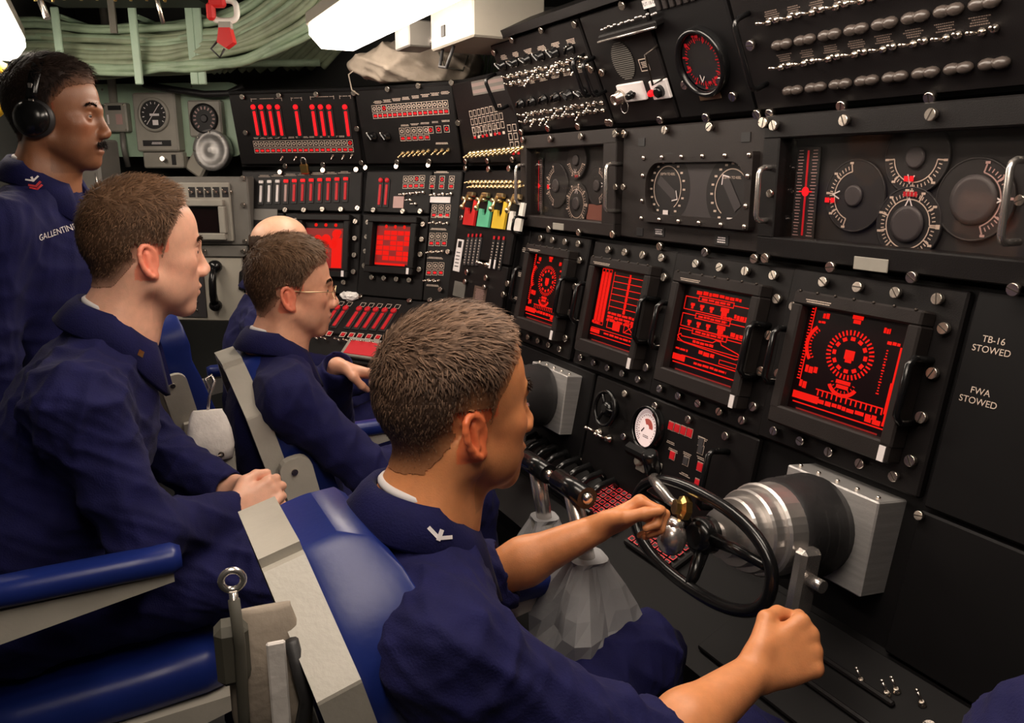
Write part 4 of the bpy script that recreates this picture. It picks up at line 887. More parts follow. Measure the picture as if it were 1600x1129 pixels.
c1 = control_column('near black control wheel with steel hub and silver bulb'); c1.matrix_world = axis_mtx(bx, .13)
bx2 = hit(852, 620, DF.O + NV * .15, NV); dup(c1, axis_mtx(bx2, .13), 'control wheel on brushed metal box in front of the man with glasses')
# ------------------------------------------------------------------ floor sticks with cloth boots
def stick(label, base, top, boot):
    base, top = np.array(base), np.array(top); o = np.array([base[0], base[1], 0.0]); t = thing('floor_control_stick', label, 'lever', Matrix.Translation(o), group='floor sticks between the seats')
    d = (top - base) / np.linalg.norm(top - base); MB().cyl((0, 0, .0), base - o, .03).build('socket', 'greyd', t)
    MB().cyl(base - o - d * .05, top - o, .017, seg=16).build('steel_tube', 'steel', t)
    MB().cyl(top - o - DV * .055, top - o + DV * .05, .021, seg=16).build('cross_grip', 'blackg', t); MB().sph(top - o - DV * .055, .012, 10, 6).build('end_cap', 'chrome', t)
    rings = []
    for k, (s_, r) in enumerate(((-1, boot * 1.35), (-.75, boot * 1.25), (-.5, boot * 1.05), (-.25, boot * .8), (0, boot * .5), (.06, boot * .52), (.05, boot * .42))):
        c = (base - o) + (d * .22 if False else Z * .15) * s_; rings.append([c + np.array([math.cos(a), math.sin(a), 0]) * r * (1 + (.24 if 0 < k < 5 else .08) * math.cos(4 * a + .5 + .3 * k)) for a in np.linspace(0, 2 * math.pi, 24, endpoint=False)])
    loft(MB(), rings, False).build('cloth_boot', 'boot', t); return t
stick('steel floor stick with black cross grip and grey boot', at(851, 812, 1.75), at(838, 728, 1.72), .06)
stick('floor stick in a creased grey boot below the bare forearm', at(917, 875, 1.5), at(893, 762, 1.5), .075)
# ------------------------------------------------------------------ hull plate with gauges, far left
def vframe(px, py, dep, ang):
    a = math.radians(ang); return Fr(at(px, py, dep), (math.sin(a), -math.cos(a), 0), Z, (-math.cos(a), -math.sin(a), 0))
HF = vframe(250, 190, 4.0, 82)
hp = thing('hull_plate', 'pale green painted hull plate behind the gauges', 'hull plate', HF.mtx(0, -.4, 0)); HP = lambda px, py, off=0: HF.uv(px, py, off)
(xa, ya), (xb, yb) = HP(135, 245), HP(372, 128); b = MB(); b.prism([(p[0] + (xa + xb) / 2, p[1] + (ya + yb) / 2 + .4) for p in rrect(xb - xa, yb - ya, .05)], -.03, 0); b.build('plate', 'hull', hp)
for q in ((160, 140), (240, 135), (300, 135), (365, 142), (160, 240)): x, y = HP(*q); obj('dome_bolt', BOLT, hp, T(x, y + .4, 0))
MB().box(((xa + xb) / 2, 1.0, -.1), (xb - xa + .6, .2, .08)).build('hull_stringer', 'hull', hp) if False else None
def wallthing(name, label, cat, px, py, off=0): x, y = HP(px, py, off); return thing(name, label, cat, HF.mtx(x, y, off - .02))
gp = wallthing('round_gauge_box', 'grey gauge box with one large white-handed dial on the hull plate', 'gauge', 253, 192)
MB().box((0, 0, .04), (.225, .28, .08), .008).build('case', 'grey', gp); MB().box((.01, -.18, .03), (.215, .08, .06), .006).build('lower_case', 'grey', gp)
b = MB(); b.lathe((0, .035, .08), (0, 0, 1), [(.082, 0), (.082, .012), (.07, .016), (.068, .01)], 36, cap=False); b.build('dial_rim', 'grey', gp); b = MB(); b.disc(0, .035, .069, .086, 36); g = b.build('dial_face', 'dialface', gp)
b = MB(); b.ticks(0, .035, .056, .01, .004, -.6, 3.7, 12, .0868); b.line(-.04, -.01, .03, .08, .003, .087); b.rect(.004, .035, .05, .011, .087); b.rect(.006, -.002, .03, .024, .087); b.build('dial_marks', 'white', g)
b = MB(); b.box((0, -.1, .081), (.15, .028, .003)); g = b.build('name_strip', 'dialface', gp); b = MB(); b.legend(0, -.097, .06, 2, .0828, .004, .006); b.build('legend', 'white', g); MB().cyl((.02, -.18, .06), (.03, -.175, .1), .012).build('tap', 'steel', gp); MB().box((.07, -.18, .061), (.022, .05, .004)).build('switch_label', 'dialface', gp)
sq = wallthing('square_gauge', 'small square grey gauge with dark red-marked dial on the hull plate', 'gauge', 326, 186); MB().box((0, 0, .03), (.175, .175, .06), .008).build('case', 'grey', sq)
b = MB(); b.lathe((0, 0, .06), (0, 0, 1), [(.072, 0), (.072, .01), (.064, .013)], 32, cap=False); b.disc(0, 0, .066, .064, 32); g = b.build('dial_face', 'dialface', sq); b = MB(); b.ticks(0, 0, .05, .014, .007, -.8, 4, 14, .0646); b.build('dial_marks', 'pinkw', g); MB().lathe((0, 0, .064), (0, 0, 1), [(.02, 0), (.015, .006)], 16).build('hub', 'dialgrey', g)
jb = wallthing('junction_box', 'grey junction box with pink tag and conduit on the hull plate', 'junction box', 188, 184); MB().box((0, 0, .03), (.12, .14, .06), .006).build('case', 'grey', jb); MB().cyl((-.02, .07, .03), (-.02, .66, .03), .02).build('conduit', 'grey', jb); MB().tube([(.01, -.07, .03), (.02, -.14, .05), (.02, -.24, .03)], .014).build('lower_conduit', 'greyd', jb)
b = MB(); b.box((.02, -.01, .061), (.035, .05, .002)); b.build('pink_tag', 'pinkw', jb); MB().box((0, .045, .061), (.07, .022, .002)).build('name_strip', 'dialface', jb); MB().box((-.04, -.01, .061), (.008, .045, .002)).build('white_mark', 'white', jb)
for sx in (-1, 1):
    for sy in (-1, 1): obj('dome_bolt', BOLT, jb, T(sx * .05, sy * .06, .06) @ Matrix.Scale(.7, 4))
sl = wallthing('round_signal_lamp', 'round silver signal lamp with bolted rim below the square gauge', 'signal lamp', 340, 236, .0); b = MB(); b.lathe((0, 0, .0), (-.1, .05, 1), [(.06, -.03), (.095, .03), (.1, .06), (.1, .075), (.07, .08), (.066, .07), (.03, .075), (.012, .085)], 36); b.build('lamp_body', 'brushed', sl); MB().box((-.11, -.06, .0), (.1, .12, .06), .01, Matrix.Rotation(-.6, 3, 'Z')).build('bracket', 'beige', sl)
for i in range(8): a = i * math.pi / 4; obj('dome_bolt', BOLT, sl, T(-.007 + .086 * math.cos(a), .004 + .086 * math.sin(a), .078) @ Matrix.Scale(.8, 4))
tag(MB().tube([at(225, 132, 3.9), at(270, 140, 3.85), at(320, 147, 3.85), at(356, 146, 3.85), at(380, 135, 3.85)], .016, 8).build('black_hose', 'rubber'), 'black hose sagging across the top of the hull plate', 'hose')
# grey monitor cabinet and telephone panel beside the ballast console
GF_ = vframe(330, 330, 3.62, 84)
gc = thing('monitor_cabinet', 'grey cabinet with a small dark monitor and switch row', 'monitor', GF_.mtx(0, -.16, 0)); GP = lambda px, py, off=0: (GF_.uv(px, py, off)[0], GF_.uv(px, py, off)[1] + .16)
(xa, ya), (xb, yb) = GP(262, 382), GP(386, 276); MB().box(((xa + xb) / 2, (ya + yb) / 2, -.1), (xb - xa, yb - ya, .2), .006).build('case', 'greyd', gc)
(xa, ya), (xb, yb) = GP(262, 376), GP(360, 285); MB().box(((xa + xb) / 2, (ya + yb) / 2, .01), (xb - xa, yb - ya, .02), .005).build('front_panel', 'grey', gc)
x, y = GP(313, 343, .03); b = MB()
for c_, s_ in (((x, y + .075, .035), (.24, .03, .03)), ((x, y - .075, .035), (.24, .03, .03)), ((x - .11, y, .035), (.03, .12, .03)), ((x + .11, y, .035), (.03, .12, .03))): b.box(c_, s_, .004)
b.build('monitor_bezel', 'grey', gc); MB().box((x, y, .022), (.2, .13, .006)).build('monitor_screen', 'screen', gc)
for i, px in enumerate((300, 313, 325, 338, 352)): x, y = GP(px, 300, .02); g = MB().box((x, y, .021), (.03, .045, .004), .001).build('switch_plate', 'dialface', gc); obj('toggle_switch', TOGGLE, g, T(x, y, .023))
for q in ((381, 278), (381, 320), (384, 377), (360, 300), (362, 365)): x, y = GP(*q, .0); obj('captive_screw', SCREW, gc, T(x, y, 0))
tpn = thing('telephone_panel', 'pale grey panel with a black telephone handset and small switches', 'telephone', GF_.mtx(0, -.62, 0)); TPn = lambda px, py, off=0: (GF_.uv(px, py, off)[0], GF_.uv(px, py, off)[1] + .62)
(xa, ya), (xb, yb) = TPn(270, 500), TPn(378, 402); MB().box(((xa + xb) / 2, (ya + yb) / 2, -.04), (xb - xa, yb - ya, .08), .005).build('panel', 'beige', tpn)
(xa, ya), (xb, yb) = TPn(285, 495), TPn(318, 420); MB().box(((xa + xb) / 2, (ya + yb) / 2, .003), (xb - xa, yb - ya, .006), .002).build('switch_strip', 'dialgrey', tpn)
for j in range(5):
    for i in range(2): x, y = TPn(296 + i * 13, 432 + j * 13); obj('toggle_switch', TOGGLE, tpn, T(x, y, .006) @ Matrix.Scale(.8, 4))
x, y = TPn(335, 427, .04); b = MB(); b.sph((x, y + .03, .03), (.034, .03, .03), 14, 10); b.tube([(x, y + .03, .04), (x + .005, y - .03, .075), (x, y - .09, .07), (x - .01, y - .14, .04)], [.016, .017, .017, .02], 12); b.sph((x - .012, y - .15, .03), (.03, .028, .03), 14, 10); b.build('handset', 'blackg', tpn)
(xa, ya), (xb, yb) = TPn(262, 400), TPn(386, 384); MB().box(((xa + xb) / 2, (ya + yb) / 2, -.06), (xb - xa, yb - ya, .14), .004).build('upper_rail', 'greyd', tpn)
for q in ((320, 392), (381, 392)): x, y = TPn(*q, .01); obj('captive_screw', SCREW, tpn, T(x, y, .01))
lk = thing('grey_locker', 'plain grey locker door behind the man with the headset', 'locker', vframe(130, 290, 3.7, 80).mtx(0, -1.2, 0)); MB().box((-.1, 1.2, -.1), (.36, .42, .16), .01).build('door', 'greyd', lk); MB().box((-.1, .5, -.1), (.36, .98, .16), .01).build('lower_door', 'greyd', lk); MB().cyl((.06, 1.15, -.02), (.06, 1.26, -.02), .006).build('latch', 'steel', lk)
# ------------------------------------------------------------------ overhead: cables, boxes, canvas
def bez(P, n):
    P = [np.asarray(p, float) for p in P]; out = []
    P = [2 * P[0] - P[1]] + P + [2 * P[-1] - P[-2]]
    for i in range(1, len(P) - 2):
        for k in range(n):
            t = k / n; a, b_, c, d = P[i - 1:i + 3]; out.append(.5 * (2 * b_ + (c - a) * t + (2 * a - 5 * b_ + 4 * c - d) * t * t + (3 * b_ - a - 3 * c + d) * t ** 3))
    return out + [P[-2]]
cb = thing('cable_bundle', 'thick bundle of pale green cables strapped along the overhead', 'cables', Matrix.Translation(at(200, 80, 3.5)))
o_ = at(200, 80, 3.5)
for i in range(26):
    lay = i // 13; r = i % 13; yo = 34 + r * 6.0 + rnd.uniform(-3, 3); dd = .1 * lay; w_ = lambda: rnd.uniform(-6, 6)
    pts = [at(-80, yo + 8 + w_(), 3.6 + dd), at(40, yo + w_() * .6, 3.55 + dd), at(95, yo + 4, 3.5 + dd), at(150, yo + 9 + w_(), 3.48 + dd), at(212, yo + 8, 3.45 + dd), at(255, yo + 6 + w_(), 3.42 + dd), at(300, yo + 2, 3.4 + dd), at(345 + r * 3, yo - 6 + w_(), 3.34 + dd), at(395 + r * 4, yo - 32, 3.25 + dd), at(440 + r * 6, yo - 75, 3.1 + dd), at(470 + r * 8, -70, 2.95 + dd)]
    MB().tube([p - o_ for p in bez(pts, 5)], rnd.uniform(.0125, .018), 8).build('cable', 'cable' if rnd.random() < .65 else 'cable2', cb)
for px in (92, 212, 300, 312):
    b = MB(); b.box(at(px, 72, 3.38) - o_, (.035, .012, .31), .004); b.box(at(px, 25, 3.38) - o_ + np.array([0, .1, .0]), (.035, .22, .012), .004); b.build('cable_strap', 'hull', cb)
cb2 = thing('cable_run', 'loose olive cables fanning down behind the fluorescent fixture', 'cables', Matrix.Translation(at(480, 60, 3.6))); o_ = at(480, 60, 3.6)
for i in range(16):
    x0 = 372 + i * 11; pts = [at(x0 - 40 + rnd.uniform(-8, 8), 112 - i * .5, 3.72), at(x0 + rnd.uniform(-5, 5), 70, 3.66), at(x0 + 40, 25, 3.55), at(x0 + 62 + rnd.uniform(-10, 10), -40, 3.4)]
    MB().tube([p - o_ for p in bez(pts, 5)], rnd.uniform(.014, .022), 8).build('cable', 'cable2', cb2)
cb3 = thing('thin_cables', 'thin green cables dropping beside the canvas bundle', 'cables', Matrix.Translation(at(750, 90, 3.3))); o_ = at(750, 90, 3.3)
for i in range(9):
    x0 = 735 + i * 7; MB().tube([p - o_ for p in bez([at(x0 + rnd.uniform(-5, 5), 118, 3.4), at(x0 + 4, 90, 3.38), at(x0 + rnd.uniform(0, 20), 55, 3.35), at(x0 + 20, -20, 3.3)], 4)], .007, 6).build('cable', 'cable', cb3)
tag(MB().tube([p for p in bez([at(-60, 100, 3.7), at(60, 92, 3.66), at(200, 112, 3.6), at(330, 108, 3.55), at(360, 100, 3.55), at(500, 98, 3.6)], 6)], .017, 8).build('lower_cable', 'cable'), 'single pale green cable sagging under the strapped bundle', 'cable')
bxm = lambda px, py, dep: Matrix(((-DV[0], NV[0], 0, at(px, py, dep)[0]), (-DV[1], NV[1], 0, at(px, py, dep)[1]), (0, 0, 1, at(px, py, dep)[2]), (0, 0, 0, 1)))
wb = thing('beige_equipment_box', 'beige equipment box hanging beside the bright fixture', 'equipment box', bxm(722, 72, 2.7)); MB().box((.02, -.08, .085), (.36, .26, .17), .006).build('case', 'beige', wb); MB().box((-.04, .052, .05), (.03, .004, .035)).build('label', 'dialface', wb); MB().tube([(-.16, .0, .06), (-.21, .02, .04), (-.25, .02, .05)], .02, 10).build('connector', 'steel', wb); MB().tube([(-.1, .03, 0), (-.08, .05, -.06), (-.02, .05, -.07), (.0, .03, 0)], .006, 8).build('lead', 'rubber', wb)
MB().cyl((-.1, -.1, .16), (-.1, -.1, .5), .012).build('hanger', 'greyd', wb); MB().cyl((.12, -.1, .16), (.12, -.1, .5), .012).build('hanger', 'greyd', wb)
sb = thing('grey_lamp_ballast', 'small grey box between the fixture and the beige box', 'box', bxm(632, 74, 2.9)); MB().box((0, -.04, .04), (.15, .1, .09), .005).build('case', 'greyd', sb); MB().cyl((0, -.04, .08), (0, -.04, .5), .01).build('hanger', 'greyd', sb)
cv = thing('canvas_bundle', 'crumpled off-white canvas bundle lying on top of the angled console', 'canvas', Matrix.Translation(at(650, 130, 3.3))); b = MB(); b.sph((0, 0, .07), (.27, .1, .11), 80, 48)
nv = []
for x, y, z in b.v:
    rdg = lambda t: (1 - abs(math.sin(t))) ** 2
    k = .8 + .22 * rdg(19 * x + 24 * z + 2 * math.sin(9 * z)) + .2 * rdg(-27 * x + 22 * z + 1.5 * math.sin(13 * x) + 1) + .12 * rdg(42 * x + 12 * z + 2 * math.sin(20 * z) + 2); nv.append((x * (1 + .05 * math.sin(22 * z)), y * k * 1.1, max(.0, .07 + (z - .07) * k * (1 + .25 * math.sin(8 * x + .5)))))
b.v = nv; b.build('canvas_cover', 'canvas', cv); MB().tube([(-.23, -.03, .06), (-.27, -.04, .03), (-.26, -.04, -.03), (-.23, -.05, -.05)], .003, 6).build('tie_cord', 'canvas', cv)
MB().tube([(.1, -.09, .12), (.13, -.1, .05), (.2, -.08, .04), (.22, -.06, .1)], .004, 6).build('edge_cord', 'strap', cv)
ju = thing('overhead_wiring_tray', 'dark overhead wiring tray with brass terminals above the cable bundle', 'wiring tray', Matrix.Translation(at(190, 5, 3.1))); MB().box((0, 0, .06), (.62, .3, .1), .006).build('tray', 'cab', ju)
for i in range(9): b = MB(); b.lathe((-.26 + i * .06, -.14 + rnd.uniform(-.02, .02), .01), (0, 0, -1), [(.008, 0), (.008, .02), (.005, .03)], 8); b.build('brass_terminal', 'brass', ju)
MB().cyl((.17, -.12, .1), (.22, -.16, -.1), .008).build('bright_rod', 'chrome', ju); MB().cyl((-.3, -.1, .12), (-.22, -.14, -.08), .012).build('bright_rod', 'steel', ju); MB().box((.02, -.13, -.06), (.025, .01, .14)).build('hanger_strip', 'strap', ju); MB().cyl((0, 0, .1), (0, 0, .3), .02).build('hanger', 'greyd', ju)
vw = thing('emergency_valve', 'red and white emergency valve handle hanging under the overhead', 'valve', Matrix.Translation(at(352, 35, 2.9))); b = MB(); b.tube([(math.copysign(abs(math.cos(a)) ** .6, math.cos(a)) * .045, 0, .04 + math.copysign(abs(math.sin(a)) ** .6, math.sin(a)) * .035) for a in np.linspace(0, 6.283, 28, endpoint=False)], .011, 8, True); b.build('white_ring', 'whitep', vw)
MB().box((-.02, -.01, .07), (.06, .03, .045), .008).build('red_block', 'redp', vw); MB().box((-.045, -.01, .035), (.03, .03, .06), .008).build('red_lever', 'redp', vw); b = MB(); b.prism([(-.02, 0), (.02, 0), (.03, -.05), (.0, -.07), (-.03, -.05)], -.02, .02); b.v = [(x, z, y - .02) for x, y, z in b.v]; b.build('red_cap', 'redp', vw); MB().box((.0, 0, -.01), (.05, .02, .03), .004).build('grey_neck', 'grey', vw); MB().cyl((0, .01, .08), (0, .01, .5), .01).build('stem', 'greyd', vw); MB().tube([(-.03, 0, -.06), (-.06, 0, -.09), (-.03, .0, -.12), (-.01, 0, -.09)], .004, 6).build('black_wire', 'rubber', vw)
yh = thing('yellow_hose', 'yellow breathing hose looped at the left bulkhead', 'hose', Matrix.Translation(at(0, 140, 2.6))); o_ = at(0, 140, 2.6)
for k in range(3): MB().tube([p - o_ for p in bez([at(-40 + k * 14, 95, 2.65), at(8 + k * 6, 108 + k * 6, 2.6), at(16 - k * 4, 135, 2.58), at(-5 + k * 3, 168, 2.6), at(-30, 190, 2.62)], 6)], .018, 10).build('hose_loop', 'hose', yh)
# ------------------------------------------------------------------ people: smooth-blended signed distance fields turned into one continuous skin
class Vox:
    def __init__(s, h): s.h = h; s.pr = []
    def cap(s, a, b, ra, rb=None, k=.02, sub=False): s.pr.append(('c', np.asarray(a, float), np.asarray(b, float), ra, ra if rb is None else rb, k, sub))
    def ell(s, c, r, R=None, k=.02, sub=False): s.pr.append(('e', np.asarray(c, float), np.asarray(r if hasattr(r, '__len__') else (r, r, r), float), np.eye(3) if R is None else np.asarray(R, float), None, k, sub))
    def bounds(s, p):
        if p[0] == 'c': m = max(p[3], p[4]); return np.minimum(p[1], p[2]) - m, np.maximum(p[1], p[2]) + m
        m = p[2].max(); return p[1] - m, p[1] + m
    def mesh(s):
        h = s.h; B = [s.bounds(p) for p in s.pr if not p[6]]
        lo = np.min([b[0] for b in B], 0) - .03; hi = np.max([b[1] for b in B], 0) + .03
        n = np.ceil((hi - lo) / h).astype(int) + 1; f = np.full(n, .06, np.float32)
        for p in s.pr:
            a, b = s.bounds(p); m = p[5] + .02
            i0 = np.clip(((a - m - lo) / h).astype(int), 0, n - 1); i1 = np.clip(np.ceil((b + m - lo) / h).astype(int) + 1, 1, n)
            if np.any(i1 <= i0): continue
            g = [(lo[q] + h * np.arange(i0[q], i1[q])).astype(np.float32) for q in range(3)]
            X, Y, W = g[0][:, None, None], g[1][None, :, None], g[2][None, None, :]
            if p[0] == 'c':
                A, D = p[1], p[2] - p[1]; L2 = max(float(D @ D), 1e-9)
                t = np.clip(((X - A[0]) * D[0] + (Y - A[1]) * D[1] + (W - A[2]) * D[2]) / L2, 0, 1)
                d = np.sqrt((X - A[0] - t * D[0]) ** 2 + (Y - A[1] - t * D[1]) ** 2 + (W - A[2] - t * D[2]) ** 2) - (p[3] + (p[4] - p[3]) * t)
            else:
                c, r, R = p[1], p[2], p[3]; x, y, z = X - c[0], Y - c[1], W - c[2]
                q = [(x * R[0, i] + y * R[1, i] + z * R[2, i]) / r[i] for i in range(3)]
                k0 = np.sqrt(q[0] ** 2 + q[1] ** 2 + q[2] ** 2); k1 = np.sqrt((q[0] / r[0]) ** 2 + (q[1] / r[1]) ** 2 + (q[2] / r[2]) ** 2) + 1e-9
                d = k0 * (k0 - 1) / k1
            sl = tuple(slice(i0[q], i1[q]) for q in range(3)); F0 = f[sl]; k = p[5]
            if p[6]: e = np.maximum(k - np.abs(F0 + d), 0) / k; f[sl] = np.maximum(F0, -d) + e * e * k * .25
            else: e = np.maximum(k - np.abs(F0 - d), 0) / k; f[sl] = np.minimum(F0, d) - e * e * k * .25
        # surface nets
        sg = f < 0; c = np.zeros(n - 1, np.uint8); O = [(i, j, k) for i in (0, 1) for j in (0, 1) for k in (0, 1)]
        sh = lambda A, o: A[o[0]:A.shape[0] - 1 + o[0], o[1]:A.shape[1] - 1 + o[1], o[2]:A.shape[2] - 1 + o[2]]
        for o in O: c += sh(sg, o)
        I = np.argwhere((c > 0) & (c < 8)); acc = np.zeros((len(I), 3)); cnt = np.zeros(len(I)); val = {o: f[I[:, 0] + o[0], I[:, 1] + o[1], I[:, 2] + o[2]] for o in O}
        for o in O:
            for ax in range(3):
                if o[ax]: continue
                o2 = tuple(1 if q == ax else o[q] for q in range(3)); a, b = val[o], val[o2]; m = (a < 0) != (b < 0)
                t = np.where(m, a / np.where(m, a - b, 1), 0); pt = np.tile(np.array(o, float), (len(I), 1)); pt[:, ax] = t; acc += pt * m[:, None]; cnt += m
        V = lo + (I + acc / cnt[:, None]) * h; idx = np.full(n - 1, -1, np.int32); idx[I[:, 0], I[:, 1], I[:, 2]] = np.arange(len(I)); Q = []
        for ax in range(3):
            s0 = [slice(None)] * 3; s1 = [slice(None)] * 3; s0[ax] = slice(0, -1); s1[ax] = slice(1, None); A, Bm = sg[tuple(s0)], sg[tuple(s1)]
            E = np.argwhere(A != Bm); u, v = [(1, 2), (2, 0), (0, 1)][ax]; E = E[(E[:, u] > 0) & (E[:, v] > 0) & (E[:, u] < n[u] - 1) & (E[:, v] < n[v] - 1)]
            fl = A[E[:, 0], E[:, 1], E[:, 2]]
            def cell(du, dv): q = E.copy(); q[:, u] -= du; q[:, v] -= dv; return idx[q[:, 0], q[:, 1], q[:, 2]]
            q = np.stack([cell(1, 1), cell(0, 1), cell(0, 0), cell(1, 0)], 1); q[~fl] = q[~fl][:, ::-1]; Q.append(q)
        Q = np.concatenate(Q); Q = Q[(Q >= 0).all(1)]
        return V, Q
def vnormals(V, Q):
    nf = np.cross(V[Q[:, 2]] - V[Q[:, 0]], V[Q[:, 3]] - V[Q[:, 1]]); N = np.zeros_like(V)
    for i in range(4): np.add.at(N, Q[:, i], nf)
    return N / (np.linalg.norm(N, axis=1)[:, None] + 1e-12)
def relax(V, Q, it=2, lam=.5):
    for _ in range(it):
        S = np.zeros_like(V); C = np.zeros(len(V))
        for i in range(4): np.add.at(S, Q[:, i], V[Q[:, (i + 1) % 4]] + V[Q[:, i - 1]]); np.add.at(C, Q[:, i], 2)
        V = V + lam * (S / np.maximum(C, 1)[:, None] - V)
    return V
def qmesh(name, V, Q, m, colr=None):
    me = bpy.data.meshes.new(name); me.vertices.add(len(V)); me.vertices.foreach_set('co', V.astype(np.float32).ravel())
    k = Q.shape[1]; me.loops.add(len(Q) * k); me.loops.foreach_set('vertex_index', Q.astype(np.int32).ravel()); me.polygons.add(len(Q))
    me.polygons.foreach_set('loop_start', np.arange(0, len(Q) * k, k, dtype=np.int32)); me.polygons.foreach_set('loop_total', np.full(len(Q), k, np.int32)); me.polygons.foreach_set('use_smooth', np.ones(len(Q), bool)); me.update(calc_edges=True)
    if colr is not None: a = me.color_attributes.new('Col', 'FLOAT_COLOR', 'POINT'); a.data.foreach_set('color', np.c_[colr, np.ones(len(colr))].astype(np.float32).ravel())
    me.materials.append(m if not isinstance(m, str) else M[m]); return me
M['skin'] = mat('skin', (.5, .3, .2), .42, var=.07, vscale=60, bump=.1, bscale=420, sss=.12, attr='Col')
M['hair'] = mat('hair', (.1, .07, .05), .6, spec=.18, attr='Col')
M['cloth'] = mat('navy_coverall_cloth', (.006, .006, .058), .85, var=.15, vscale=25, bump=.3, bscale=320, spec=.3, sheen=.025)
M['tshirt'] = mat('white_tshirt', (.72, .68, .68), .8)
M['eyewhite'] = mat('eye_white', (.26, .22, .2), .25); M['iris'] = mat('eye_iris', (.05, .035, .03), .2)
nrm = lambda v: np.asarray(v, float) / np.linalg.norm(v)
def hand(V, w, a, b, c, curl, thumb, s=1.0, k=.009):
    """w wrist, a finger direction, b out of the palm, c thumb side; curl = per finger (mcp, pip, dip) in degrees"""
    a = nrm(a); b = nrm(np.asarray(b) - a * (np.asarray(b) @ a)); c0 = nrm(np.cross(a, b)); c = c0 if c0 @ np.asarray(c) > 0 else -c0
    off = (.031, .0105, -.0105, -.030); kl = (.094, .098, .092, .083); L = ((.043, .026, .021), (.047, .030, .023), (.043, .028, .022), (.034, .021, .019)); tips = []
    for i in range(4):
        p0 = w + c * off[i] * .55 * s + a * .008 * s; p = w + (a * kl[i] + c * off[i]) * s; V.cap(p0, p, .0135 * s, .0115 * s, .014)
        ang = 0; r = (.0098, .0100, .0096, .0084)[i]; base = p - b * .002 * s; fan = c * off[i] * .9
        for j in range(3):
            ang += math.radians(curl[i][j]); d_ = nrm(a * math.cos(ang) + b * math.sin(ang) + fan * (1 - j * .4) * math.cos(min(ang, 1.5)))
            q = base + d_ * L[i][j] * s; V.cap(base, q, (r - .0007 * j) * s, (r - .0007 * (j + 1)) * s, k if j == 0 else .005); base = q
        tips.append(base)
    tp = [w + (a * .022 + c * .024) * s] + [w + (a * q[0] + b * q[1] + c * q[2]) * s for q in thumb]
    for j, (r0, r1) in enumerate(((.0155, .0125), (.012, .0108), (.0108, .0088))): V.cap(tp[j], tp[j + 1], r0 * s, r1 * s, .014 if j == 0 else .005)
    V.ell(w + (a * .05 + b * .006) * s, np.array((.04, .014, .036)) * s, np.stack([a, b, c], 1), .014); return tp
def headprims(V, c, R, o):
    g = lambda x, y, z: c + R @ np.array([x, y, z]); jw = o.get('jaw', 1.0); nl = o.get('nose', 1.0); E = lambda p, r, k=.02, sub=False: V.ell(g(*p), r, R, k, sub); C = lambda p, q, ra, rb, k=.015, sub=False: V.cap(g(*p), g(*q), ra, rb, k, sub)
    E((-.010, 0, .036), (.100, .078, .088)); E((.012, 0, .055), (.080, .070, .064), .03); E((.034, 0, -.022), (.062, .061, .086), .03)
    for s_ in (-1, 1):
        C((-.002, s_ * .054, -.052), (.066, s_ * .016, -.100 * jw), .020, .017, .028); E((.056, s_ * .044, -.016), (.026, .020, .022), .02); E((.045, s_ * .042, -.058), (.028, .02, .032), .02)
    E((.076, 0, -.102 * jw), (.018, .02, .015), .018); E((.074, 0, -.064), (.025, .033, .034), .02)
    C((.086, -.034, .026), (.094, 0, .026), .010, .009, .014); C((.086, .034, .026), (.094, 0, .026), .010, .009, .014)
    for s_ in (-1, 1): E((.1, s_ * .033, .006), (.016, .019, .0125), .014, True)
    for s_ in (-1, 1): E((.0785, s_ * .032, .007), .0142, .004)
    for s_ in (-1, 1): E((.094, s_ * .033, .0068), (.012, .0115, .0028), .003, True)
    C((.096, 0, .016), (.100 + .012 * nl, 0, -.026), .0065, .0105, .014); E((.098 + .012 * nl, 0, -.031), (.012, .0125, .0105), .009)
    for s_ in (-1, 1): E((.101 + .004 * nl, s_ * .0125, -.036), (.0115, .0075, .0085), .007)
    E((.097, 0, -.0625), (.0095, .022, .0062), .006); E((.0945, 0, -.0755), (.0095, .020, .0070), .006); E((.107, 0, -.0688), (.0125, .021, .0014), .003, True)
    for s_ in (-1, 1):                                                  # ears: bowl, rolled rim, lobe
        e = lambda u, v, w_: (-.010 - .010 * v - u, s_ * (.0745 + w_ + .35 * u), -.008 + v * .029 - u * .15)
        E(e(.004, 0, .003), (.019, .0065, .029), .006); pts = [e(.017 * math.cos(t) + .004, 1.0 * math.sin(t), .010) for t in np.linspace(-1.2, 2.6, 10)]
        for p, q in zip(pts, pts[1:]): C(p, q, .0042, .0042, .004)
        E(e(.003, -.92, .004), (.0075, .0055, .009), .006); E(e(-.002, -.12, .0145), (.0085, .0065, .012), .004, True); C(e(.004, .55, .009), e(.008, -.5, .009), .003, .003, .004)
def zmin_of(kind):
    if kind == 'bald': xs, zs_ = (-.12, -.07, -.03, .0, .02, .03), (-.06, -.055, .0, .02, .035, .3)
    elif kind == 'recede': xs, zs_ = (-.12, -.07, -.035, -.015, .012, .020, .036, .05, .07, .09, .11), (-.07, -.062, -.012, .012, -.004, .03, .062, .092, .098, .1, .11)
    else: xs, zs_ = (-.12, -.07, -.035, -.015, .012, .022, .040, .055, .08, .092, .11), (-.07, -.062, -.012, .012, -.006, .03, .052, .070, .078, .086, .1)
    return lambda x: np.interp(x, xs, zs_)
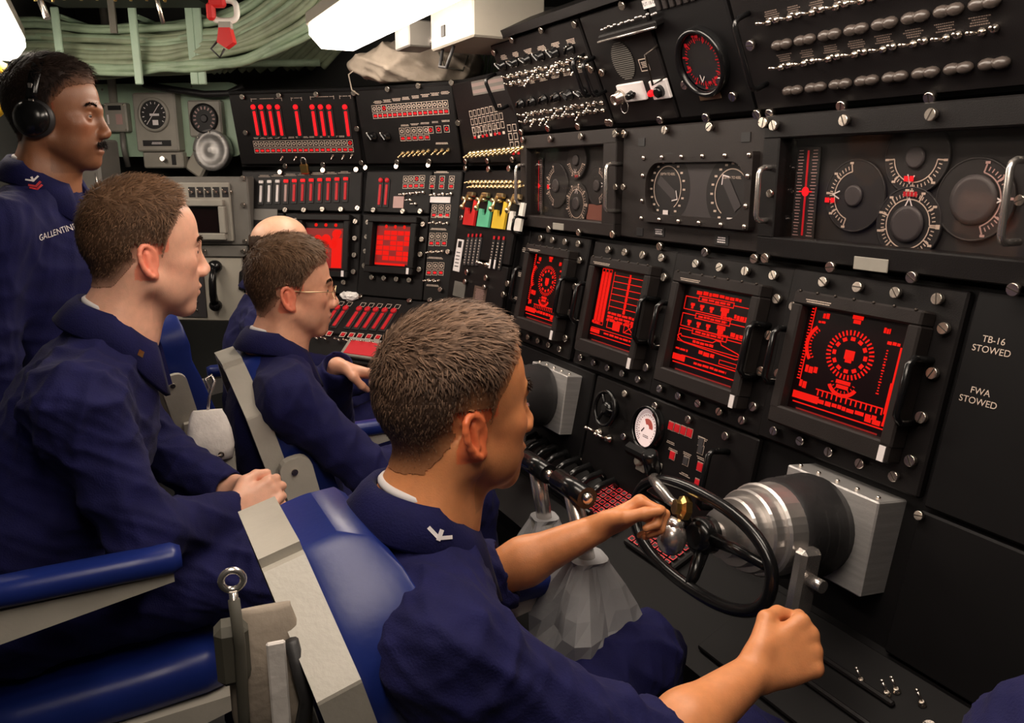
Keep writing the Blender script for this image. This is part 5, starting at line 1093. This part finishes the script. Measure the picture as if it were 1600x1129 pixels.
def hairdo(V, Q, N, c, R, o, parent):
    rg = np.random.default_rng(o.get('seed', 1)); P = (V - c) @ R; zm = zmin_of(o['hair']); ab = np.abs(P[:, 1])
    dz = P[:, 2] - zm(P[:, 0]); ear = (np.abs(P[:, 0] + .016) < .026) & (ab > .068) & (P[:, 2] < .024); ok = (dz > 0) & ~ear & (P[:, 2] > -.085) & (np.linalg.norm(P, axis=1) < .155)
    if o['hair'] == 'bald': ok &= (P[:, 2] < .062) & (P[:, 0] < -.01)
    top = np.clip((P[:, 2] - .05) / .06, 0, 1); fade = np.clip(dz / o.get('fade', .035), 0, 1); th = (o['side'] + (o['top'] - o['side']) * top) * fade
    cl = np.sin(P[:, 0] * 150 + 40 * P[:, 1] + 3 * np.sin(P[:, 1] * 90)) * np.sin(P[:, 1] * 120 + 50 * P[:, 2] + 2 * np.sin(P[:, 0] * 70)); th = th * (1 + .22 * cl * top)
    fq = ok[Q].all(1); q = Q[fq]; used = np.unique(q); mp = -np.ones(len(V), int); mp[used] = np.arange(len(used)); HV = V[used] + N[used] * (th[used] + .0012)[:, None]
    dk, lt = np.array(o['hcol']), np.array(o['hcol2']); hc = dk + (lt - dk) * (top[used] * .5 + .25 * rg.random(len(used)))[:, None] + (np.array(o['skin']) * .55 - dk)[None, :] * ((1 - fade[used]) * .9)[:, None]
    HQ = mp[q]; vs = [HV]; qs = [HQ]; cs = [hc]; base = len(HV)
    n = o.get('strands', 5000); pw = (.06 + fade[used]) ** 1.3; ids = rg.choice(used, n, p=pw / pw.sum()); p0 = V[ids] + N[ids] * (th[ids] * .75)[:, None]; fwd, lft, upv = R[:, 0], R[:, 1], R[:, 2]
    comb = o.get('comb', (.8, .25, -.1)); cd = fwd * comb[0] + lft * comb[1] + upv * comb[2]; nn = N[ids]; ln = (.35 + .65 * rg.random(n)) * (o['side'] * 1.3 + .004 + (o['top'] * 1.5 - o['side'] * 1.3) * top[ids]) * (.35 + .65 * fade[ids])
    tang = cd[None, :] * (.25 + .75 * top[ids])[:, None] - upv[None, :] * (1.0 * (1 - top[ids]))[:, None] - fwd[None, :] * (.5 * (1 - top[ids]))[:, None] + rg.normal(0, .28, (n, 3)); tang -= nn * (tang * nn).sum(1)[:, None]; tang /= np.linalg.norm(tang, axis=1)[:, None] + 1e-9
    sd = np.cross(nn, tang); w_ = .0009; rows = []
    for t, wk, up_ in ((0, 1, 0), (.4, .9, .30), (.75, .6, .38), (1, .12, .36)):
        m = p0 + tang * (ln * t)[:, None] + nn * (ln * up_)[:, None]; rows += [m - sd * w_ * wk, m + sd * w_ * wk]
    SV = np.stack(rows, 1).reshape(-1, 3); b0 = base + np.arange(n)[:, None] * 8; SQ = np.concatenate([b0 + np.array([[2 * i, 2 * i + 1, 2 * i + 3, 2 * i + 2]]) for i in range(3)]); sc = dk + (lt - dk) * np.clip(.25 + .5 * top[ids] + rg.normal(0, .25, n), 0, 1.2)[:, None] + (np.array(o['skin']) * .5 - dk)[None, :] * ((1 - fade[ids]) * .5)[:, None]
    vs.append(SV); qs.append(SQ); cs.append(np.repeat(sc, 8, 0))
    obj('hair', qmesh('hair', np.concatenate(vs), np.concatenate(qs), 'hair', np.clip(np.concatenate(cs), 0, 1)), parent)
def tufts(name, pts, dirs, ln, colr, parent, seed=3, w_=.0008):
    rg = np.random.default_rng(seed); n = len(pts); d_ = dirs + rg.normal(0, .25, (n, 3)); d_ /= np.linalg.norm(d_, axis=1)[:, None]; s_ = np.cross(d_, rg.normal(0, 1, (n, 3))); s_ /= np.linalg.norm(s_, axis=1)[:, None]; l = ln * (.6 + .6 * rg.random(n))[:, None]
    V = np.stack([pts - s_ * w_, pts + s_ * w_, pts + d_ * l + s_ * w_ * .3, pts + d_ * l - s_ * w_ * .3], 1).reshape(-1, 3); return obj(name, qmesh(name, V, np.arange(4 * n).reshape(n, 4), 'hair', np.tile(np.array(colr), (4 * n, 1))), parent)
def person(label, hc, fwd, up, J, o):
    fwd = nrm(fwd); up = nrm(np.asarray(up) - fwd * (np.asarray(up) @ fwd)); R = np.stack([fwd, np.cross(up, fwd), up], 1); root = thing('person', label, 'person', Matrix.Translation((J['pelvis'][0], J['pelvis'][1], 0)), group='crew in navy coveralls')
    org = np.array([J['pelvis'][0], J['pelvis'][1], 0.0]); loc = lambda p: np.asarray(p) - org; hc = loc(hc); J = {k: loc(v) for k, v in J.items()}
    V = Vox(o.get('h', .003)); headprims(V, hc, R, o); nb = J['neck']; g = lambda x, y, z: hc + R @ np.array([x, y, z])
    V.cap(g(-.028, 0, -.03), nb, .052, .058, .025); V.cap(g(.012, 0, -.075), nb + (g(1, 0, 0) - hc) * .03, .034, .04, .025)
    for s_, sd in ((1, 'L'), (-1, 'R')): V.cap(g(-.03, s_ * .052, -.04), nb * .7 + J['sh' + sd] * .3, .018, .026, .03)
    V.cap(nb, J['chest'], .07, .11, .05); V.cap(J['chest'], J['pelvis'], .11, .11, .05); V.cap(J['shL'], J['shR'], .05, .05, .05)
    for sd in 'LR': V.cap(J['sh' + sd], J['el' + sd], .045, .040, .03); V.cap(J['el' + sd], J['el' + sd] * .6 + J['wr' + sd] * .4, .040, .042, .02); V.cap(J['el' + sd] * .6 + J['wr' + sd] * .4, J['wr' + sd], .042, .026, .02)
    for hd in o.get('hands', []): hand(V, loc(hd['w']), *hd['abc'], hd['curl'], hd['thumb'], hd.get('s', 1.0))
    v, q = V.mesh(); v = relax(v, q, 1, .4); N = vnormals(v, q); P = (v - hc) @ R; sk = np.array(o['skin']); colr = np.tile(sk, (len(v), 1))
    lip = np.exp(-((P[:, 2] + .0685) / .0085) ** 2 - (P[:, 1] / .02) ** 2) * (P[:, 0] > .088); colr += (np.array(o.get('lip', (.45, .16, .13))) - sk) * (lip * .7)[:, None]
    ear = (np.abs(P[:, 1]) > .074) & (np.abs(P[:, 0] + .012) < .035) & (np.abs(P[:, 2]) < .045); colr[ear] = colr[ear] * np.array([1.12, .68, .62])
    beard = np.clip((-.03 - P[:, 2]) / .03, 0, 1) * (P[:, 0] > .0) * (P[:, 2] > -.13) * (np.linalg.norm(P, axis=1) < .16); colr *= 1 - o.get('stubble', .12) * beard[:, None] * (1 - np.clip(lip * 1.5, 0, 1))[:, None]
    ck = np.exp(-((P[:, 2] + .02) / .025) ** 2 - ((np.abs(P[:, 1]) - .045) / .025) ** 2) * (P[:, 0] > .02); colr *= 1 - np.outer(ck * .25, np.array([0, .5, .5]))
    obj('body', qmesh('body', v, q, 'skin', np.clip(colr, 0, 1)), root)
    hm = np.linalg.norm(v - hc, axis=1) < .2; hairdo(v, q[hm[q].all(1)], N, hc, R, o, root)
    for s_ in (-1, 1):
        b = MB(); b.sph(g(.0778, s_ * .032, .007), .0128, 14, 10); e = b.build('eye', 'eyewhite', root); b = MB(); b.sph(g(.0862, s_ * .0325, .007), .0058, 12, 8); b.build('iris', 'iris', e)
    rg = np.random.default_rng(5); n = 420; sgn = rg.choice([-1, 1], n); t = rg.random(n); bp = np.stack([.0995 - .015 * t ** 2, sgn * (.012 + .036 * t),   .0300 + .006 * np.sin(t * 2.6) + rg.normal(0, .0018, n)], 1); bd = np.stack([.2 + 0 * t, sgn * .9, .15 - .5 * t], 1); tufts('eyebrow', hc + bp @ R.T, bd @ R.T, .008, np.array(o['hcol']) * .7, root, 3, .0008)
    if o.get('moustache'): n = 420; yy = rg.uniform(-.027, .027, n); bp = np.stack([.1055 - 9 * yy ** 2, yy, -.0535 - np.abs(yy) * .18 + rg.normal(0, .003, n)], 1); bd = np.stack([.35 + 0 * yy, yy * 25, -1 + 0 * yy], 1); tufts('moustache', hc + bp @ R.T, bd @ R.T, .009, o['hcol'], root, 9)
    # coverall
    K = Vox(o.get('ch', .006)); ch, pv = J['chest'], J['pelvis']; lat_ = nrm(J['shL'] - J['shR']); ax = nrm(nb - pv); ff = nrm(np.cross(lat_, ax)); TR = np.stack([ff, lat_, ax], 1); fat = o.get('fat', 1.0)
    K.ell(ch, (.125 * fat, .178, .2), TR, .05); K.ell(ch * .75 + nb * .25 - ff * .015, (.098, .165, .12), TR, .05); K.ell(ch * .5 + pv * .5, (.128 * fat, .16 * fat, .17), TR, .06); K.ell(pv, (.135, .175, .12), TR, .06); K.cap(J['shL'], J['shR'], .066, .066, .05); K.cap(nb - ax * .03, ch, .075, .12, .06)
    for sd in 'LR':
        sh_, el, wr = J['sh' + sd], J['el' + sd], J['wr' + sd]; K.cap(nb * .55 + sh_ * .45 - ax * .025, sh_, .06, .064, .045); K.cap(sh_, el, .07, .062, .045); fr_ = o.get('sleeve', 1.0); e2 = el + (wr - el) * (fr_ - .02)
        K.cap(el, e2, .062, .062 if fr_ < .5 else .046, .03); w2 = nrm(wr - el)
        if fr_ > .5: K.cap(e2 - w2 * .035, e2 - w2 * .005, .042, .042, .012)
    for sd in 'LR':
        hp_, kn, an = J['hip' + sd], J['kn' + sd], J['an' + sd]; K.cap(hp_, kn, .095, .074, .05); K.cap(kn, an, .072, .062, .03)
    K.cap(nb - ax * .015, nb + (hc - nb) * .75, .062, .068, .012, True)
    for sd in 'LR':
        el, wr = J['el' + sd], J['wr' + sd]; fr_ = o.get('sleeve', 1.0); w2 = nrm(wr - el); e2 = el + (wr - el) * fr_; K.cap(e2 + w2 * .0, e2 + w2 * .12, .048 if fr_ < .5 else .034, .07, .006, True)
    v, q = K.mesh(); v = relax(v, q, 2, .5); N = vnormals(v, q); fs_ = o.get('fold', 1.0); wv = np.zeros(len(v)); rg = np.random.default_rng(o.get('seed', 1) + 20)
    for i in range(9):
        kx = rg.normal(0, 1, 3); kx *= rg.uniform(18, 52) / np.linalg.norm(kx); ky = rg.normal(0, 8, 3); wv += (1 - np.abs(np.sin(v @ kx + 2.2 * np.sin(v @ ky + i)))) ** 2 * rg.uniform(.3, 1)
    joint = np.zeros(len(v))
    for nm in ('elL', 'elR', 'shL', 'shR', 'hipL', 'hipR', 'knL', 'knR'): joint = np.maximum(joint, np.exp(-(np.linalg.norm(v - J[nm], axis=1) / .13) ** 2))
    v = v + N * ((wv - wv.mean()) * .0062 * fs_ * (.4 + .9 * joint))[:, None]; v = relax(v, q, 1, .4); obj('coverall', qmesh('coverall', v, q, 'cloth'), root)
    # collar and undershirt follow the neck
    up_ = nrm(hc + R @ np.array([-.03, 0, -.06]) - nb); fw = nrm(ff - up_ * (ff @ up_)); lf = np.cross(up_, fw); rings = []; nseg = 44
    for i in range(nseg + 1):
        a = .32 + (2 * math.pi - .64) * i / nseg; ca, sa = math.cos(a), math.sin(a); fr_ = max(0, ca); tip = max(0, 1 - abs(min(i, nseg - i)) / 7.0)
        rad = lambda r: fw * ca * r * 1.05 + lf * sa * r * 1.0
        dn = -.045 * fr_ + .016; rings.append([nb + rad(.066) + up_ * (dn - .01), nb + rad(.069) + up_ * (.034 + dn), nb + rad(.078) + up_ * (.040 + dn), nb + rad(.089) + up_ * (.024 + dn), nb + rad(.104 + .026 * tip) + up_ * (-.012 + dn - .04 * tip), nb + rad(.098 + .024 * tip) + up_ * (-.018 + dn - .04 * tip), nb + rad(.082) + up_ * (.018 + dn)])
    obj('collar', loft(MB(), rings).mesh('collar', 'cloth'), root)
    b = MB(); b.tube([nb + (fw * math.cos(a) * .065 + lf * math.sin(a) * .064) + up_ * (.054 - .04 * max(0, math.cos(a))) for a in np.linspace(0, 2 * math.pi, 40, endpoint=False)], .0065, 8, True); b.build('undershirt', 'tshirt', root)
    if o.get('vneck'): b = MB(); b.sph(nb + fw * .05 - up_ * .055, (.03, .05, .075), 16, 10, np.stack([fw, lf, up_], 1)); b.build('shirt_front', 'tshirt', root)
    for sd in 'LR':
        an = J['an' + sd]; d_ = nrm((J['kn' + sd] - pv) * np.array([1, 1, 0]) + fwd * np.array([.5, .5, 0])); z0 = an[2]; b = MB(); A = np.stack([d_, np.cross(Z, d_), Z], 1); b.sph(an + d_ * .06 - Z * (z0 - .045), (.145, .05, .045), 16, 10, A); b.cyl(an - Z * (z0 - .05), an + Z * .02, .045, .05, 14); b.build('shoe', 'shoe', root)
    return root, org, hc, R
def rel(h, f, l, z, F_=None, D_=None): return h + (FV if F_ is None else F_) * f + (DV if D_ is None else D_) * l + Z * z
def joints(h, d, F_=None, D_=None): return {k: rel(h, *v, F_, D_) for k, v in d.items()}
FIST = ((62, 92, 60),) * 4; THF = [(.05, .022, .046), (.078, .040, .030), (.094, .046, .010)]
# --- man at the near wheel
J = joints(HH, dict(neck=(-.055, 0, -.155), chest=(-.075, 0, -.36), pelvis=(-.03, 0, -.70), shR=(-.095, -.18, -.235), shL=(-.03, .18, -.235), elR=(.13, -.265, -.405), elL=(.14, .245, -.41), hipR=(.0, -.09, -.71), hipL=(.0, .09, -.71), knR=(.43, -.14, -.60), knL=(.42, .12, -.57), anR=(.50, -.14, -1.16), anL=(.50, .12, -1.16)))
J['wrR'] = hit(1178, 1050, HH - DV * .24, DV); J['wrL'] = hit(932, 826, HH + DV * .15, DV)
o = dict(skin=(.7, .275, .11), hair='short', side=.005, top=.017, hcol=(.028, .015, .010), hcol2=(.24, .145, .095), seed=2, fade=.06, strands=11000, comb=(1.1, -.3, .0), sleeve=.16, stubble=.25, h=.003, ch=.005, fold=.9,
    hands=[dict(w=J['wrR'], abc=(FV * .95 + Z * .22 - DV * .1, DV * .8 - Z * .55, Z), curl=FIST, thumb=[(.055, .012, .05), (.082, .028, .048), (.1, .03, .038)], s=1.05),
           dict(w=J['wrL'], abc=(FV * .8 + Z * .38 - DV * .25, -DV * .75 - Z * .5 + FV * .2, Z), curl=((55, 80, 50),) * 4, thumb=[(.055, .02, .048), (.088, .03, .052), (.115, .038, .05)], s=.95)])
HP_ = person('man in short sleeves gripping the near control wheel', HH, FV + DV * .08, Z, J, o)
# --- man with glasses
J = joints(GH, dict(neck=(-.05, 0, -.155), chest=(-.05, 0, -.37), pelvis=(.0, 0, -.72), shR=(-.06, -.175, -.24), shL=(-.02, .175, -.24), elR=(.13, -.25, -.46), elL=(.14, .22, -.44), wrR=(.33, -.14, -.42), hipR=(.02, -.09, -.73), hipL=(.02, .09, -.73), knR=(.45, -.13, -.63), knL=(.45, .12, -.63), anR=(.5, -.13, -1.15), anL=(.5, .12, -1.15)))
J['wrL'] = at(527, 572, 2.2)
o = dict(skin=(.74, .37, .24), hair='short', side=.009, top=.022, hcol=(.05, .027, .016), hcol2=(.2, .115, .065), seed=4, strands=6000, comb=(.8, -.5, -.2), sleeve=1.0, stubble=.08, h=.0035, ch=.0065, nose=1.1,
    hands=[dict(w=J['wrL'], abc=(FV * .9 - Z * .25 - DV * .35, -Z * .9 - DV * .3, -DV), curl=((25, 35, 20),) * 4, thumb=THF), dict(w=J['wrR'], abc=(FV, DV - Z * .3, Z), curl=FIST, thumb=THF)])
GP_ = person('young man with wire glasses sitting in the middle chair', GH, FV * 1.0 - DV * .1 - Z * .06, Z, J, o)
# --- supervisor leaning forward with clasped hands
J = joints(SH, dict(neck=(-.07, 0, -.155), chest=(-.16, 0, -.36), pelvis=(-.33, 0, -.66), shR=(-.14, -.185, -.24), shL=(-.10, .185, -.235), elR=(-.06, -.215, -.49), elL=(-.02, .24, -.47), hipR=(-.3, -.1, -.66), hipL=(-.3, .1, -.66), knR=(.13, -.15, -.64), knL=(.15, .14, -.64), anR=(.12, -.15, -1.2), anL=(.14, .14, -1.2)))
J['wrR'] = hit(362, 800, SH - DV * .07, DV); J['wrL'] = hit(352, 762, SH + DV * .03, DV)
o = dict(skin=(.8, .43, .3), hair='recede', side=.008, top=.018, hcol=(.05, .026, .014), hcol2=(.21, .115, .065), seed=6, strands=7000, comb=(.7, .2, .1), sleeve=1.0, stubble=.1, h=.003, ch=.0055, fat=1.1, jaw=1.04, nose=1.15, vneck=True,
    hands=[dict(w=J['wrR'], abc=(FV * .9 + Z * .12 + DV * .25, DV * .8 - Z * .35, Z), curl=((45, 50, 30),) * 4, thumb=[(.05, .012, .05), (.082, .018, .055), (.108, .022, .05)]), dict(w=J['wrL'], abc=(FV * .85 - Z * .2 - DV * .3, -DV * .8 - Z * .4, Z), curl=((50, 60, 35),) * 4, thumb=THF)])
SP_ = person('man leaning forward in the raised chair with clasped hands', SH, FV * 1.0 + DV * .22 - Z * .08, Z, J, o)
# --- standing man with headset (turned a little towards the room)
WF = nrm(FV * .86 - DV * .45); WD = np.array([-WF[1], WF[0], 0])
J = joints(WH, dict(neck=(-.05, 0, -.155), chest=(-.05, 0, -.4), pelvis=(-.03, 0, -.78), shR=(-.06, -.19, -.26), shL=(-.04, .19, -.26), elR=(-.09, -.25, -.54), elL=(-.08, .25, -.54), wrR=(-.06, -.26, -.76), wrL=(-.05, .26, -.76), hipR=(-.02, -.09, -.8), hipL=(-.02, .09, -.8), knR=(.0, -.1, -1.2), knL=(.02, .1, -1.2), anR=(-.03, -.1, -1.58), anL=(-.02, .1, -1.58)), WF, WD)
o = dict(skin=(.31, .13, .065), hair='short', side=.008, top=.02, hcol=(.012, .008, .007), hcol2=(.045, .028, .022), seed=8, strands=6000, comb=(.9, .2, .1), sleeve=1.0, stubble=.25, h=.0032, ch=.0065, moustache=True, vneck=True, lip=(.3, .11, .09),
    hands=[dict(w=J['wrR'], abc=(WF * .1 - Z * .9, WD, WF), curl=((25, 35, 25),) * 4, thumb=THF), dict(w=J['wrL'], abc=(WF * .1 - Z * .9, -WD, WF), curl=((25, 35, 25),) * 4, thumb=THF)])
WP_ = person('standing man with black headset and moustache', WH, nrm(FV * .93 - DV * .3 - Z * .05), Z, J, o)
# --- balding man beyond
J = joints(BH, dict(neck=(-.06, 0, -.155), chest=(-.1, 0, -.38), pelvis=(-.14, 0, -.72), shR=(-.1, -.18, -.25), shL=(-.06, .18, -.25), elR=(.02, -.25, -.5), elL=(.05, .25, -.5), wrR=(.24, -.12, -.5), wrL=(.26, .12, -.5), hipR=(-.1, -.09, -.73), hipL=(-.1, .09, -.73), knR=(.3, -.13, -.66), knL=(.3, .12, -.66), anR=(.32, -.13, -1.18), anL=(.32, .12, -1.18)))
o = dict(skin=(.76, .44, .3), hair='bald', side=.004, top=.004, hcol=(.05, .03, .02), hcol2=(.1, .06, .04), seed=9, strands=2500, sleeve=1.0, h=.004, ch=.008, hands=[dict(w=J['wrR'], abc=(FV, -Z, DV), curl=((25, 35, 25),) * 4, thumb=THF), dict(w=J['wrL'], abc=(FV, -Z, -DV), curl=((25, 35, 25),) * 4, thumb=THF)])
BP_ = person('balding man seated behind the man with glasses', BH, FV, Z, J, o)




# --- crew member seated beyond the right edge: only the left shoulder reaches into the picture
RH = np.array([.625, .49, 1.24])
J = joints(RH, dict(neck=(-.055, 0, -.155), chest=(-.075, 0, -.36), pelvis=(-.06, 0, -.74), shR=(-.07, -.18, -.235), shL=(-.04, .18, -.235), elR=(.08, -.25, -.5), elL=(.08, .25, -.5), wrR=(.28, -.16, -.52), wrL=(.28, .16, -.52), hipR=(.0, -.09, -.74), hipL=(.0, .09, -.74), knR=(.2, -.13, -.73), knL=(.2, .13, -.73), anR=(.2, -.13, -1.14), anL=(.2, .13, -1.14)))
o = dict(skin=(.5, .27, .18), hair='short', side=.007, top=.015, hcol=(.03, .02, .014), hcol2=(.08, .05, .035), seed=12, strands=3000, sleeve=1.0, h=.004, ch=.007, hands=[dict(w=J['wrR'], abc=(FV, -Z, DV), curl=((25, 35, 25),) * 4, thumb=THF), dict(w=J['wrL'], abc=(FV, -Z, -DV), curl=((25, 35, 25),) * 4, thumb=THF)])
RP_ = person('crew member whose navy shoulder is right of the bare fist', RH, FV, Z, J, o)
chair('blue vinyl crew chair under the crew member right of the bare fist', seat_mtx(RH, .14), .0)
# ------------------------------------------------------------------ things worn: headset, glasses, insignia, name tape
from mathutils.bvhtree import BVHTree
def surf(root, names=('coverall', 'collar')):
    vs, fs = [], []
    for ch in root.children:
        if ch.name.split('.')[0] in names:
            o = len(vs); vs += [v.co.copy() for v in ch.data.vertices]; fs += [[i + o for i in p.vertices] for p in ch.data.polygons]
    return BVHTree.FromPolygons(vs, fs)
def pick(bv, org, px, py):
    r = Vector(ray(px, py)).normalized(); h = bv.ray_cast(Vector(C0 - org), r); return h[0], h[1]
def drape(me, bv, org, q0, q1, off=.002):                 # lay a flat mark on the cloth, its x axis running from pixel q0 to q1
    a, _ = pick(bv, org, *q0); b, _ = pick(bv, org, *q1)
    if a is None or b is None: return None
    c = (a + b) / 2; x = (b - a).normalized(); view = (Vector(C0 - org) - c).normalized(); hit_n = bv.find_nearest(c)[1]; n = hit_n if hit_n.dot(view) > 0 else view; n = (n - x * n.dot(x)).normalized(); y = n.cross(x)
    for v in me.vertices:
        p = c + x * v.co.x + y * v.co.y; h = bv.ray_cast(p + n * .05, -n, .12); base = h[0] if h[0] is not None else p; v.co = base + n * (off + v.co.z)
    return me
def mark(root, org, bv, mb, q0, q1, name, m):
    me = drape(mb.mesh(name, m), bv, org, q0, q1)
    if me: obj(name, me, root)
root, org = WP_[0], WP_[1]; bv = surf(root)
me = drape(textmesh('GALLENTINE', .0205), bv, org, (62, 372), (117, 354))
if me: me.materials.clear(); me.materials.append(M['white']); obj('name_tape', me, root)
def chevrons(root, org, q0, q1, red=True, s=1.0):
    bv = surf(root)
    if red:
        b = MB()
        for k in range(2): b.line(-.012 * s, -.004 - k * .008, 0, -.011 - k * .008, .005 * s, 0); b.line(0, -.011 - k * .008, .012 * s, -.004 - k * .008, .005 * s, 0)
        mark(root, org, bv, b, q0, q1, 'red_chevron', mat('red_thread', (.45, .02, .03), .7))
    b = MB(); b.line(-.013 * s, .010, 0, .003, .004 * s, .0003); b.line(0, .003, .013 * s, .010, .004 * s, .0003); b.rect(0, .007, .005 * s, .012 * s, .0003); mark(root, org, bv, b, q0, q1, 'white_eagle', 'white')
chevrons(root, org, (44, 287), (62, 282)); chevrons(HP_[0], HP_[1], (668, 838), (698, 850), False, 1.2)
b = MB(); b.rect(0, 0, .012, .012, 0); mark(SP_[0], SP_[1], surf(SP_[0]), b, (212, 548), (226, 556), 'brass_collar_device', 'brass')
def headframe(P): return P[1] + P[2], P[3]
# headset
c, R = headframe(WP_); Mh = Matrix.Translation(c) @ Matrix(R.tolist()).to_4x4(); hs = thing('headset', 'black headset worn by the standing man', 'headset', Mh)
for s_ in (-1, 1):
    b = MB(); b.lathe((-.018, s_ * .072, -.008), (0, s_, 0), [(.030, 0), (.044, .004), (.046, .016), (.040, .026)], 28); e = b.build('ear_cushion', 'rubber', hs); b = MB(); b.lathe((-.018, s_ * .096, -.008), (0, s_, 0), [(.040, 0), (.038, .012), (.026, .022), (.010, .025)], 28); b.build('ear_cup', 'blackg', e); b = MB(); b.torus((-.018, s_ * .100, -.008), (0, 1, 0), .037, .0018, 28, 6); b.build('cup_trim', 'steel', e)
    MB().box((-.016, s_ * .098, .045), (.012, .005, .05), .002).build('slider', 'steel', hs)
pts = [(-.014 + .012 * math.sin(t), .1 * math.cos(t), .035 + .112 * math.sin(t)) for t in np.linspace(0, math.pi, 25)]; rings = []
for i, p in enumerate(pts): t = math.pi * i / 24; nn = np.array([0, math.cos(t), math.sin(t)]); rings.append([np.array(p) + nn * a + np.array([c_, 0, 0]) for a, c_ in ((-.003, -.012), (.003, -.012), (.003, .012), (-.003, .012))])
loft(MB(), rings, True).build('headband', 'blackg', hs)
# glasses
c, R = headframe(GP_); gl = thing('eyeglasses', 'thin wire eyeglasses worn by the young man in the middle chair', 'eyeglasses', Matrix.Translation(c) @ Matrix(R.tolist()).to_4x4())
for s_ in (-1, 1):
    g_ = MB().tube([(.112 - .006 * abs(math.cos(t)), s_ * .033 + .022 * math.cos(t), .002 + .018 * math.sin(t)) for t in np.linspace(0, 2 * math.pi, 24, endpoint=False)], .0011, 6, True).build('rim', 'gold', gl); b = MB(); b.add([(.112 - .006 * abs(math.cos(t)), s_ * .033 + .021 * math.cos(t), .002 + .017 * math.sin(t)) for t in np.linspace(0, 2 * math.pi, 24, endpoint=False)], [tuple(range(24))]); b.build('lens', 'glass', g_)
    MB().tube([(.106, s_ * .055, .006), (.1, s_ * .071, .008), (.03, s_ * .079, .009), (-.012, s_ * .081, .012), (-.026, s_ * .080, .0)], .0012, 6).build('temple_arm', 'gold', gl)
MB().tube([(.111, -.012, .006), (.1145, 0, .009), (.111, .012, .006)], .0011, 6).build('bridge', 'gold', gl)
# marks too small to pick apart one by one
for o_ in bpy.data.objects:
    if o_.parent is not None and o_.type == 'MESH' and o_.name.split('.')[0] in ('legend', 'scale', 'hinge_pin', 'screen_image', 'screen_glow', 'grille_bar', 'wire_lacing', 'indicator_frame', 'red_indicator', 'grey_indicator', 'switch_frame', 'stripe', 'slide_frame', 'meter_marks', 'card_print', 'dial_marks', 'hair', 'eyebrow', 'moustache', 'lettering', 'name_tape', 'fuse_cap'): o_['kind'] = 'stuff'
